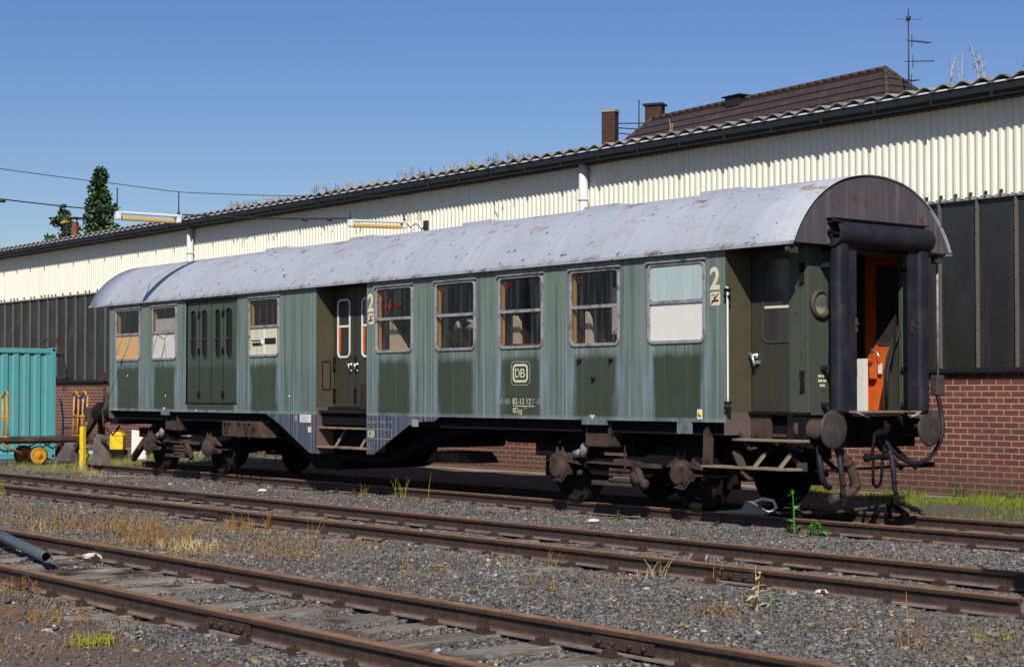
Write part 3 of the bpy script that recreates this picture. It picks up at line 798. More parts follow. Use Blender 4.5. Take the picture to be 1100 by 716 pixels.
# ---- luggage doors (two folding leaves, four tall slits)
cd = MB()
REDLEAD = flat('red_lead', (.17, .035, .018), .6)
slits = [(-14.16, -13.93), (-13.74, -13.51), (-13.24, -13.03), (-12.85, -12.60)]
def cell_y(mb, x0, x1, z0, z1, h, y):
    a, b, za, zb, r = h; k = 7; pts = rrect(a, b, za, zb, r, k); co = [(x1, z1), (x0, z1), (x0, z0), (x1, z0)]
    for c in range(4):
        q = pts[c * k:(c + 1) * k]
        for i in range(k - 1): mb.add([(q[i][0], y, q[i][1]), (q[i + 1][0], y, q[i + 1][1]), (co[c][0], y, co[c][1])], [(0, 1, 2)])
        e = pts[((c + 1) * k) % (4 * k)]
        mb.add([(q[-1][0], y, q[-1][1]), (e[0], y, e[1]), (co[(c + 1) % 4][0], y, co[(c + 1) % 4][1]), (co[c][0], y, co[c][1])], [(0, 1, 2, 3)])
YD = YS + .022
xcut = [-14.288, -13.83, -13.375, -12.94, -12.432]
for i, (a, b) in enumerate(slits):
    leaf = MB(); x0, x1 = xcut[i] + .008, xcut[i + 1] - .008
    cell_y(leaf, x0, x1, 2.0, 3.11, (a, b, 2.09, 2.96, .105), YD)
    leaf.quad((x0, YD, 1.30), (x1, YD, 1.30), (x1, YD, 2.0), (x0, YD, 2.0))
    lo = leaf.build('luggage_door_leaf', CARGOG, coach, fix=False)
    f = MB(); ring(f, a, b, 2.09, 2.96, .105, .022, YD - .012, YD + .01, 8); f.build('slit_frame', CARGOG, lo)
    pane('slit_pane', a - .005, b + .005, 2.085, 2.965, YD + .014, SLITG, lo, .1)
    f = MB(); xm_ = (a + b) / 2; f.box(a - .01, b + .02, YD - .02, YD - .010, 2.425, 2.435); f.lathe((xm_ - .05, YD - .012, 2.43), (0, -1, 0), [(0, .02), (.02, .02)], 8)
    f.build('slit_bar', REDLEAD, lo)
    if i in (0, 2):
        for z in (1.45, 2.22, 2.88):
            f = MB(); f.box(x1 - .03, x1 + .045, YD - .02, YD - .002, z - .055, z + .055); f.tube([(x1 + .008, YD - .022, z - .06), (x1 + .008, YD - .022, z + .06)], .012, 6)
            f.build('hinge', 'under', lo)
m = MB(); m.box(-14.30, -12.42, YS - .03, YS + .0, 3.115, 3.145); m.build('door_rain_strip', 'under', coach)
m = MB(); m.box(-14.31, -12.41, YS - .012, YS + .01, 1.283, 1.298); m.build('door_sill_strip', 'under', coach)
m = MB(); m.box(-14.3, -12.42, YS + .07, YS + .08, 1.22, 3.15); m.build('luggage_door_backing', 'black', coach)

# ---- middle entrance recess
YM = -1.05
m = MB(); m.box(-9.845, -9.81, YS + .0015, YM, .50, 3.20); m.build('recess_wall', OLIVE, coach)
m = MB(); m.box(-8.34, -8.305, YS + .0015, YM, .55, 3.20); m.build('recess_wall', OLIVE, coach)
m = MB(); m.box(-9.809, -8.341, YM, YM + .05, .98, 1.235); m.box(-9.809, -8.341, YM + .02, YM + .05, 1.235, 3.2)
back = m.build('recess_back_wall', flat('brown_recess_sheet', (.105, .075, .068), .7, .2, var=.25), coach)
m = MB()
for k in range(12):
    m.lathe((-9.5 + (k % 6) * .2 + (k // 6) * .1, YM - .001, 1.09 + .06 * (k // 6)), (0, -1, 0), [(0, .009), (.008, .007)], 6)
m.build('rivets', 'alu', back)
for xa, xb, wa, wb in ((-9.775, -9.17, -9.655, -9.335), (-9.16, -8.38, -8.945, -8.62)):
    d = MB(); cell_y(d, xa, xb, 1.9, 3.17, (wa, wb, 2.07, 2.96, .07), YM - .014)
    d.quad((xa, YM - .014, 1.255), (xb, YM - .014, 1.255), (xb, YM - .014, 1.9), (xa, YM - .014, 1.9))
    do = d.build('entrance_door', DOORG, coach, fix=False)
    f = MB(); ring(f, wa, wb, 2.07, 2.96, .07, .028, YM - .026, YM - .01, 8); f.box(wa, wb, YM - .024, YM - .012, 2.53, 2.565); f.build('door_window_frame', 'white', do)
    pane('door_pane', wa, wb, 2.07, 2.96, YM - .008, DGLASS, do, .07)
    f = MB(); f.box(wa + .005, wa + .055, YM - .016, YM - .009, 2.12, 2.52); f.build('inner_trim', 'orange', do)
    xh = -9.27 if xa < -9.5 else -9.09
    f = MB(); f.lathe((xh, YM - .015, 1.93), (0, -1, 0), [(0, .03), (.02, .03), (.025, .014), (.06, .014)], 10)
    f.tube([(xh - .05, YM - .07, 1.95), (xh, YM - .075, 1.93), (xh + .02, YM - .075, 1.85)], .014, 6); f.lathe((xh, YM - .015, 1.83), (0, -1, 0), [(0, .02), (.02, .018)], 8)
    f.build('door_handle', 'chrome', do)
    for z in (1.45, 1.95):
        f = MB(); xx = xa + .02; f.prism([(xx - .03, z - .1), (xx + .03, z - .1), (xx + .012, z), (xx + .03, z + .1), (xx - .03, z + .1), (xx - .012, z)], 'Y', YM - .05, YM - .016); f.build('hinge', 'under', do)
m = MB(); m.box(-9.89 + .1, -8.345, YM - .12, YM - .002, 1.235, 1.252); m.box(-9.79, -8.345, YM - .13, YM - .12, 1.19, 1.252); m.build('door_sill', 'under', coach)
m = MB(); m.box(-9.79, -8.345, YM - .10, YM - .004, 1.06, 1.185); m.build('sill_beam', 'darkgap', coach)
m = MB(); ring(m, -.07, .07, -.22, .22, .02, .015, 0, .006)
rp_ = MB(); rp_.v = [(-9.808 + q[1], YS + .19 + q[0], 1.76 + q[2]) for q in m.v]; rp_.f = m.f; rp_.mi = m.mi; rp_.sm = m.sm
rp_.build('recess_hatch', 'under', coach)
m = MB()
m.box(-9.80, -8.345, -1.36, -1.13, .905, .935); up_ = m.build('upper_step', 'tan', coach, bevel=.006)
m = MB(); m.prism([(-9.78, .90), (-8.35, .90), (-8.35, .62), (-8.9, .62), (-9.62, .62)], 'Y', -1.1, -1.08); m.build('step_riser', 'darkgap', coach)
m = MB(); m.box(-9.98, -8.345, -1.38, -1.12, .595, .625); m.build('lower_step', 'tan', coach, bevel=.006)
for xx in (-9.35, -8.62):
    m = MB(); m.bar((xx, -1.33, .60), (xx, -1.12, .905), .05, .015); m.build('step_bracket', 'tan', coach)

# ---- near end entrance recess
YE = -.95; XE = .30
def recess(x0, sgn, s):
    # x0: end of the side sheet, x runs towards the end wall; s: side (-1 near, +1 far)
    xa, xb = sorted((x0, x0 - .03 * sgn)); ya, yb = sorted((s * 1.3885, s * .95))
    m = MB()
    m.prism([(ya, .98) if s < 0 else (ya, .98), (yb, .98), (yb, 3.2), (ya, 3.2)], 'X', xa, xb)
    return m.build('recess_wall', OLIVE, coach)
recess(-.62, 1, -1); recess(-.62, 1, 1); recess(-17.53, -1, -1); recess(-17.53, -1, 1)
m = MB(); m.add([(-.618, -1.388, 1.235), (-.618, -.952, 1.235), (-.618, -.952, .93), (-.618, -1.10, .93), (-.618, -1.388, 1.12)], [(0, 1, 2, 3, 4)]); m.build('recess_foot', OLIVE, coach, fix=False)
# near door
def end_door(xa, xb, s, matd, inner_glass=DGLASS):
    y = s * .95; wa, wb = xa + .20, xb - .17
    d = MB(); cell_y(d, xa, xb, 1.9, 3.18, (wa, wb, 2.10, 3.06, .06), y)
    d.quad((xa, y, 1.26), (xb, y, 1.26), (xb, y, 1.9), (xa, y, 1.9))
    do = d.build('end_door', matd, coach, fix=False)
    f = MB(); ring(f, wa, wb, 2.10, 3.06, .06, .022, y - .014, y + .014, 6); f.build('door_window_frame', flat('brown_window_gasket', (.075, .045, .04), .7, .2), do)
    pane('door_pane', wa - .005, wb + .005, 2.095, 3.065, y - .004, inner_glass, do, .06)
    return do, wa, wb
de, wa, wb = end_door(-.61, .295, -1, DOORG)
m = MB(); m.box(wa + .02, wb - .01, YE - .012, YE - .005, 2.485, 2.515); m.build('window_bar', 'cream', de)
m = MB(); m.lathe((-.53, YE - .001, 1.93), (0, -1, 0), [(0, .035), (.02, .035), (.025, .015), (.07, .015)], 10)
m.tube([(-.58, YE - .08, 1.95), (-.53, YE - .085, 1.94), (-.50, YE - .085, 1.84), (-.50, YE - .07, 1.80)], .016, 6); m.box(-.55, -.47, YE - .05, YE - .001, 1.83, 1.87); m.build('door_handle', 'chrome', de)
for z in (1.62, 2.88):
    m = MB(); m.prism([(.19, z - .12), (.25, z - .12), (.235, z), (.25, z + .12), (.19, z + .12), (.205, z)], 'Y', YE - .05, YE - .002); m.build('hinge', 'under', de)
m = MB(); m.box(-.618, .30, YE - .06, YE + .02, 1.225, 1.255); m.build('door_sill', 'under', coach)
# white handrail on the corner of the side wall
m = MB(); m.tube([(-.60, YS - .01, 2.74), (-.545, YS - .035, 2.72), (-.545, YS - .04, 2.6), (-.545, YS - .04, 1.45), (-.545, YS - .035, 1.34), (-.60, YS - .01, 1.32)], .013, 8); 
m.build('handrail', 'white', coach)
for z in (2.70, 2.62, 1.36, 1.30):
    m = MB(); m.box(-.60, -.52, YS - .05, YS - .005, z - .02, z + .02); m.build('handrail_bracket', 'under', coach)

# ---- end wall and gangway
m = MB()
for s in (-1, 1):
    a, b = sorted((s * .97, s * (.57 if s < 0 else .74))); m.box(XE - .06, XE, a, b, 1.22, 3.204)
m.box(XE - .06, XE, -.739, .739, 3.14, 3.204)
m.box(XE - .30, XE - .062, -.97, -.93, 1.22, 3.204)
ew = m.build('end_wall', ENDG, coach, bevel=.008)
m = MB(); m.box(-18.15, -18.09, -.97, .97, .95, 3.204); m.box(-18.09, -17.56, -.95, -.90, 1.2, 3.2); m.box(-18.09, -17.56, .90, .95, 1.2, 3.2); m.build('far_end_wall', ENDG, coach)
m = MB(); m.box(-18.42, -18.16, -.78, -.44, 1.3, 3.3); m.box(-18.42, -18.16, .44, .78, 1.3, 3.3); m.box(-18.42, -18.16, -.9, .9, 3.302, 3.5); m.build('far_bellows', 'rubber', coach, bevel=.06)
# pipes and frames on the end wall
for s in (-1, 1):
    m = MB(); y = -.765 if s < 0 else 1.02
    c0 = (XE if s < 0 else XE - .02, y, 2.52)
    m.lathe(c0, (1, 0, 0), [(0, .175), (.03, .175), (.05, .155), (.05, .135), (.02, .125)], 28, 0)
    tl = m.build('tail_lamp', flat('brown_lamp_ring', (.075, .05, .045), .6, .3), coach)
    m = MB(); m.lathe((c0[0] + .022, y, 2.52), (1, 0, 0), [(0, .128), (.008, .12), (.016, .06), (.018, .0)], 28)
    t = MT('clouded_lamp_lens', .25, .5); zz = t.sep(t.pos)[2]
    t.color(t.mix(t.mr(t.math('ADD', zz, t.math('MULTIPLY', t.noise(9, 3), .06)), 2.53, 2.45), (.10, .11, .09), (.50, .46, .26))); m.build('lamp_lens', t.m, tl)
m = MB(); m.box(XE - .04, XE + .0, .975, 1.20, 1.22, 3.2); m.build('far_corner_post', ENDG, coach)
# rubber bellows: two rounded uprights and a roll across the top
XB = .57
m = MB()
for s in (-1, 1):
    yc = s * .73
    q = []
    for a in range(0, 360, 10):
        ca, sa = math.cos(R(a)), math.sin(R(a)); k_ = (abs(ca) ** 3.0 + abs(sa) ** 3.0) ** (-1 / 3.0)
        q.append((XB + .088 * ca * k_, yc + s * .10 * sa * k_))
    n = len(q); P = [(x + .006 * math.sin(z * 9 + s), y, z) for z in np.linspace(1.275, 3.27, 26) for x, y in q]
    m.add(P, [(r * n + i, r * n + (i + 1) % n, (r + 1) * n + (i + 1) % n, (r + 1) * n + i) for r in range(25) for i in range(n)], 0, True)
    m.add([P[i] for i in range(n)] + [P[25 * n + i] for i in range(n)], [tuple(range(n)), tuple(range(n, 2 * n))])
    a, b = sorted((s * .68, s * .475)); m.box(XB + .015, XB + .04, a, b, 1.275, 3.20)
    for z in (1.32, 1.75, 2.95):
        a, b = sorted((s * .76, s * .70)); m.box(XE + .002, XB - .05, a, b, z, z + .05)
bl = m.build('gangway_bellows', 'rubber', coach)
m = MB(); k = 24; yc0, yc1, r0 = -.86, .85, .148
def circ(y, r): return [(XB + r * math.cos(2 * math.pi * i / k), y, 3.325 + r * math.sin(2 * math.pi * i / k)) for i in range(k)]
P = circ(yc0, r0) + circ(yc1, r0) + circ(yc0, r0 - .02) + circ(yc0 + .25, r0 - .02) + circ(yc1 + .04, r0 * .85)
fs = []
for i in range(k):
    j = (i + 1) % k
    fs += [(j, i, 2 * k + i, 2 * k + j), (2 * k + j, 2 * k + i, 3 * k + i, 3 * k + j), (k + i, k + j, 4 * k + j, 4 * k + i)]
fs += [tuple(3 * k + i for i in range(k)), tuple(4 * k + i for i in range(k))]
m.add(P, fs, 0, False); m.add(P, [(i, (i + 1) % k, k + (i + 1) % k, k + i) for i in range(k)], 0, True)
m.box(XE + .002, XB + .02, yc0 + .03, yc1 - .03, 3.475, 3.493); m.bar((XB + .02, yc0 + .03, 3.488), (XB + .10, yc0 + .06, 3.45), .2, .012)
m.build('bellows_roll', 'rubber', coach)
m = MB(); m.box(XE + .02, XB + .04, yc0 - .02, yc1 + .02, 3.495, 3.508)
m.bar((XB - .13, yc0 + .02, 3.36), (XB + .13, yc0 + .02, 3.31), .02, .03); m.lathe((XB - .03, yc0 + .01, 3.35), (0, -1, 0), [(0, .03), (.03, .02)], 8); m.build('bellows_flap', 'under', coach)
for yy, zz in ((-.50, 2.28), (.53, 2.28)):
    m = MB(); m.box(XB + .041, XB + .06, yy - .012, yy + .02, zz - .09, zz + .07); m.lathe((XB + .06, yy, zz), (1, 0, 0), [(0, .018), (.03, .012)], 6); m.build('bellows_latch', 'dusty', bl)
# vestibule seen through the gangway
m = MB(); m.box(-.60, XE - .062, -.91, .91, 1.20, 1.245); m.build('vestibule_floor', 'interior', coach)
m = MB(); m.box(-.655, -.622, -.90, .90, 1.25, 3.2); m.build('vestibule_wall', 'interior', coach)
do, wa2, wb2 = end_door(-.45, .235, 1, MA['orange'])
m = MB(); m.box(-.62, -.46, .92, .96, 1.22, 3.2); m.box(.24, .30, .92, .96, 1.22, 3.2); m.build('vestibule_wall', 'interior', coach)
m = MB(); m.tube([(-.30, .89, 1.98), (-.28, .86, 2.02), (-.20, .86, 1.99), (-.14, .86, 1.9)], .014, 6); m.build('grab_handle', 'chrome', do)
m = MB(); m.box(-.33, -.24, .87, .914, 1.66, 1.92); m.box(-.22, -.16, .905, .914, 1.72, 1.85, 1); m.lathe((-.30, .87, 1.86), (0, -1, 0), [(0, .03), (.03, .03)], 8, 2)
m.build('lock_box', ['orange', 'white', 'red'], do)
m = MB(); m.box(-.60, -.34, .78, .86, 1.25, 1.91); m.box(-.56, -.44, .775, .78, 1.68, 1.84, 1); m.build('heater_cabinet', ['white', 'alu'], coach, bevel=.01)
m = MB(); m.tube([(-.50, .80, 2.05), (-.50, .80, 2.95)], .013, 8); m.build('vestibule_handrail', 'alu', coach)
m = MB(); m.prism([(.50, 1.26), (.92, 1.26), (.92, 2.5), (.82, 2.36), (.66, 2.12), (.56, 1.92), (.51, 1.74)], 'X', .19, .22); m.build('gangway_door', DOORG, coach)
m = MB(); m.tube([(.26, .84, 2.8), (.26, .83, 2.45), (.26, .72, 2.2), (.26, .60, 2.0), (.25, .53, 1.8), (.25, .50, 1.65), (.25, .495, 1.3)], .02, 8); m.build('gangway_cable', 'rubber', coach)
m = MB(); m.tube([(.22, .80, 1.28), (.22, .80, 3.1)], .015, 6); m.tube([(.28, .55, 1.8), (.3, .6, 2.1), (.28, .64, 2.4)], .012, 6); m.build('gangway_pipe', 'under', coach)
m = MB(); m.box(XE + .003, .69, -.60, .60, 1.252, 1.268); m.build('gangway_plate', 'tan', coach)
m = MB()
for s in (-1, 1): m.add([(.69, s * .62, 1.262), (.72, s * .42, 1.20), (.70, s * .36, 1.19), (.69, s * .55, 1.262)], [(0, 1, 2, 3)])
m.build('gangway_plate_lug', 'alu', coach, fix=False)
# jumper box and cable on the far corner
m = MB(); m.box(.30, .40, 1.27, 1.43, 1.45, 1.70); jb = m.build('jumper_box', 'steelgrey', coach, bevel=.015)
m = MB(); m.tube([(.35, 1.36, 1.70), (.35, 1.36, 3.15)], .016, 6); m.build('conduit', 'alu', jb)
m = MB()
P = [(.36, 1.33, 1.46), (.40, 1.36, 1.2), (.46, 1.30, 1.0), (.5, 1.17, .84), (.5, 1.0, .70), (.5, .75, .63), (.5, .5, .68), (.48, .3, .80), (.4, .15, .9)]
Pd = dense([(p[1], p[2]) for p in P], 4)
Xs_ = np.interp(np.linspace(0, len(P) - 1, len(Pd)), range(len(P)), [p[0] for p in P])
m.tube([(Xs_[i], Pd[i][0], Pd[i][1]) for i in range(len(Pd))], .028, 8); m.build('jumper_cable', 'rubber', coach)

# ---- buffer beam, buffers, coupling, hoses
m = MB(); m.box(.02, .28, -1.0, 1.0, .83, 1.20); m.box(-.60, .02, -.90, .90, .95, 1.19); m.build('buffer_beam', 'black', coach, bevel=.01)
m = MB(); m.box(-.617, -.30, -.97, -.93, .93, 1.215); m.box(-.30, .02, -.955, -.93, .96, 1.0); m.build('corner_gusset', 'dusty', coach)
for s in (-1, 1):
    y = s * .875
    m = MB(); m.lathe((.62, y, 1.06), (-1, 0, 0), [(-.004, 0), (-.002, .12), (.006, .20), (.014, .226), (.028, .228), (.034, .222), (.034, .1)], 40)
    bu = m.build('buffer', 'steelgrey', coach)
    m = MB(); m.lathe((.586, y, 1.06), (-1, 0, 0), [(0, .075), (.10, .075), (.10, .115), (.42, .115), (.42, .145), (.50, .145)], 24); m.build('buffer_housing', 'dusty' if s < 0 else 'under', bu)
    m = MB(); m.box(.06, .10, y - .19, y + .19, .88, 1.24); m.build('buffer_plate', 'under', bu)
m = MB(); m.lathe((.28, 0, 1.0), (1, 0, 0), [(0, .12), (.10, .10), (.14, .05)], 12)
m.tube([(.40, 0, 1.0), (.55, 0, 1.0), (.64, 0, 1.03), (.67, 0, 1.09), (.62, 0, 1.14)], [.05, .05, .045, .04, .02], 8); m.build('draw_hook', 'under', coach)
m = MB()
for dy in (-.09, .09): m.tube([(.52, dy * .6, 1.0), (.53, dy, .9), (.52, dy * 1.2, .74), (.50, dy, .70)], .020, 6)
m.tube([(.52, -.15, .72), (.52, .16, .73)], .032, 8); m.lathe((.52, -.16, .72), (0, -1, 0), [(0, .05), (.05, .055), (.07, .02)], 8); m.lathe((.52, .10, .73), (0, 1, 0), [(0, .045), (.06, .05), (.1, .02)], 8)
for dy in (-.08, .08): m.tube([(.52, dy, .70), (.51, dy, .52), (.5, dy * .8, .40)], .018, 6)
m.tube([(.5, -.07, .41), (.5, 0, .37), (.5, .07, .41)], .022, 6); m.build('screw_coupling', 'black', coach)
def hose(y, name):
    m = MB(); P = [(.30, y + .06, .93), (.42, y + .03, .86), (.50, y, .72), (.53, y, .52), (.53, y + .02, .33), (.55, y + .04, .25)]
    m.tube(P, [.04, .034, .032, .031, .03, .026], 10); h = m.build(name, 'rubber', coach)
    m = MB(); m.lathe((.535, y + .02, .40), (0, 0, 1), [(0, .038), (.03, .038)], 10); m.lathe((.535, y + .03, .27), (0, .2, -1), [(0, .045), (.05, .05), (.08, .03), (.12, .035), (.14, .01)], 10)
    m.tube([(.55, y + .01, .24), (.58, y - .04, .20), (.58, y - .05, .15)], .014, 6); m.build('hose_coupling', 'under', h)
hose(-.66, 'brake_hose'); hose(.27, 'brake_hose')
m = MB(); P = [(.28, -.52, .95), (.36, -.5, .80), (.42, -.46, .72), (.45, -.40, .60), (.46, -.34, .46), (.46, -.33, .37), (.44, -.40, .31), (.42, -.52, .27), (.40, -.70, .245)]
m.tube(P, [.045, .05, .05, .062, .062, .058, .05, .052, .05], 12)
for p in ((.43, -.44, .66), (.455, -.335, .40), (.42, -.50, .28)): m.lathe(p, (.1, .4, -.6), [(-.03, .068), (.03, .068)], 12)
m.build('steam_heating_pipe', 'dusty', coach)
m = MB(); m.tube([(.35, -.85, .85), (.42, -.92, .7), (.44, -.9, .5), (.42, -.8, .40), (.40, -.72, .38)], .035, 8); m.build('heating_hose', 'rubber', coach)
m = MB()
for y in (-.72, .45, .72): m.bar((.16, y, .83), (.40, y + .15, .56), .05, .05)
m.bar((.40, -.95, .58), (.40, 1.02, .60), .03, .03); m.box(.38, .42, .80, 1.2, .57, .63); m.build('shunter_handrail', 'black', coach)
# end steps
m = MB(); m.box(-.55, .50, -1.36, -1.17, .915, .945); m.build('upper_step', 'tan', coach, bevel=.006)
m = MB(); m.box(-1.08, .36, -1.36, -1.14, .585, .615); m.build('lower_step', 'tan', coach, bevel=.006)
m = MB(); m.prism([(-1.06, .615), (-.90, .615), (-.88, .92), (-.98, 1.08), (-1.04, 1.02), (-1.05, .8)], 'Y', -1.345, -1.33); m.build('step_hanger', 'dusty', coach)
for p, q, wd_ in (((-.62, -1.15, 1.00), (-.30, -1.30, .82), .05), ((-.62, -1.22, .78), (-.42, -1.30, .58), .10), ((-.42, -1.31, .56), (-.30, -1.28, .46), .09)):
    m = MB(); m.bar(p, q, wd_, .03); m.build('step_strut', 'dusty', coach)
for xx in (-.22, .18):
    m = MB(); m.bar((xx, -1.33, .61), (xx + .06, -1.2, .78), .06, .03); m.build('step_strut', 'tan', coach)
for xx in (-.18, .22):
    m = MB(); m.bar((xx + .02, -1.20, .76), (xx + .10, -1.05, .92), .06, .05); m.build('step_strut', 'black', coach)
m = MB(); m.tube([(.10, -1.25, .90), (.34, -1.22, .84), (.42, -1.2, .82)], .012, 6); m.tube([(.1, -1.1, .8), (.24, -1.12, .70), (.34, -1.12, .62)], .03, 6); m.box(.28, .38, -1.15, -1.08, .58, .68); m.build('brake_rod', 'dusty', coach)

# ---- underframe
m = MB()
for s in (-1, 1):
    a, b = sorted((s * 1.28, s * 1.16)); m.box(-17.5, -.66, a, b, .97, 1.155)
for xx in [-17.3 + i * 1.3 for i in range(13)]: m.box(xx, xx + .08, -1.155, 1.155, .98, 1.10)
m.box(-17.0, -1.2, -.25, .25, .80, 1.10); m.build('underframe', 'black', coach)
def truss(s):
    m = MB(); y = s * 1.0
    pts = [(-12.6, 1.0), (-11.0, .62), (-9.9, .44), (-8.2, .44), (-7.2, .80), (-6.0, .98)]
    for p, q in zip(pts[:-1], pts[1:]): m.bar((p[0], y, p[1]), (q[0], y, q[1]), .08, .10)
    for xx, z in ((-11, .62), (-9.9, .46), (-8.2, .46), (-7.2, .8)): m.bar((xx, y, z), (xx, y, 1.05), .06, .06)
    m.build('truss_rod', 'black', coach)
truss(-1)
m = MB(); m.prism([(-11.9, .95), (-9.6, .95), (-9.75, .30), (-10.05, .22), (-10.55, .22), (-10.9, .45)], 'Y', -.95, .95); m.build('battery_cradle', 'black', coach, bevel=.03)
m = MB(); m.prism([(-8.2, .98), (-6.95, .98), (-7.0, .66), (-8.0, .62)], 'Y', -.55, .30); m.build('brake_gear_box', 'black', coach, bevel=.03)
m = MB(); m.prism([(-7.55, .42), (-6.35, .44), (-6.55, .60), (-7.3, .60)], 'Y', -.86, -.3); m.build('air_reservoir_cover', 'dusty', coach, bevel=.04)
m = MB(); m.lathe((-6.2, -.3, .90), (1, 0, 0), [(0, .10), (.05, .15), (1.1, .15), (1.15, .10)], 18); m.build('air_reservoir', 'black', coach)
for (xa, xb, tap) in ((-12.97, -12.51, 0), (-12.47, -11.63, .17)):
    m = MB(); m.prism([(xa, .715), (xb + tap * .6, .715), (xb, .985) if not tap else (xb - tap * .6, .985), (xa, .985)], 'Y', -1.375, -.9)
    bx = m.build('battery_box', 'dusty', coach, bevel=.012)
    for q in (xa + .1, (xa + xb) / 2 + .05):
        m = MB(); m.lathe((q, -1.377, .94), (0, -1, 0), [(0, .035), (.012, .03)], 10); m.build('box_knob', 'under', bx)
        m = MB(); m.box(q - .02, q + .02, -1.39, -1.35, .68, .72); m.build('box_hook', 'under', bx)
    m = MB(); m.tube([((xa + xb) / 2 - .06 + .05 * math.cos(q), -1.385, .86 + .09 * math.sin(q)) for q in [R(30 * k) for k in range(13)]], .008, 5); m.build('box_fastener', 'under', bx)
for x0 in (-15.26, -3.26):
    m = MB(); m.box(x0, x0 + .50, -1.30, -1.285, .80, .96); m.box(x0, x0 + .03, -1.31, -1.12, .80, 1.08); m.box(x0 + .44, x0 + .50, -1.31, -1.12, .80, 1.14); m.box(x0, x0 + .5, -1.30, -1.1, .785, .80); m.build('lifting_bracket', 'dusty', coach, bevel=.004)
m = MB(); m.tube([(-10.6, -1.05, .66), (-10.4, -1.08, .60), (-10.25, -1.1, .62), (-10.1, -1.1, .52)], .025, 6); m.box(-10.75, -10.66, -1.12, -1.06, .66, .72); m.lathe((-10.1, -1.12, .55), (0, -1, 0), [(0, .04), (.02, .04)], 8); m.build('release_chain', 'dusty', coach)

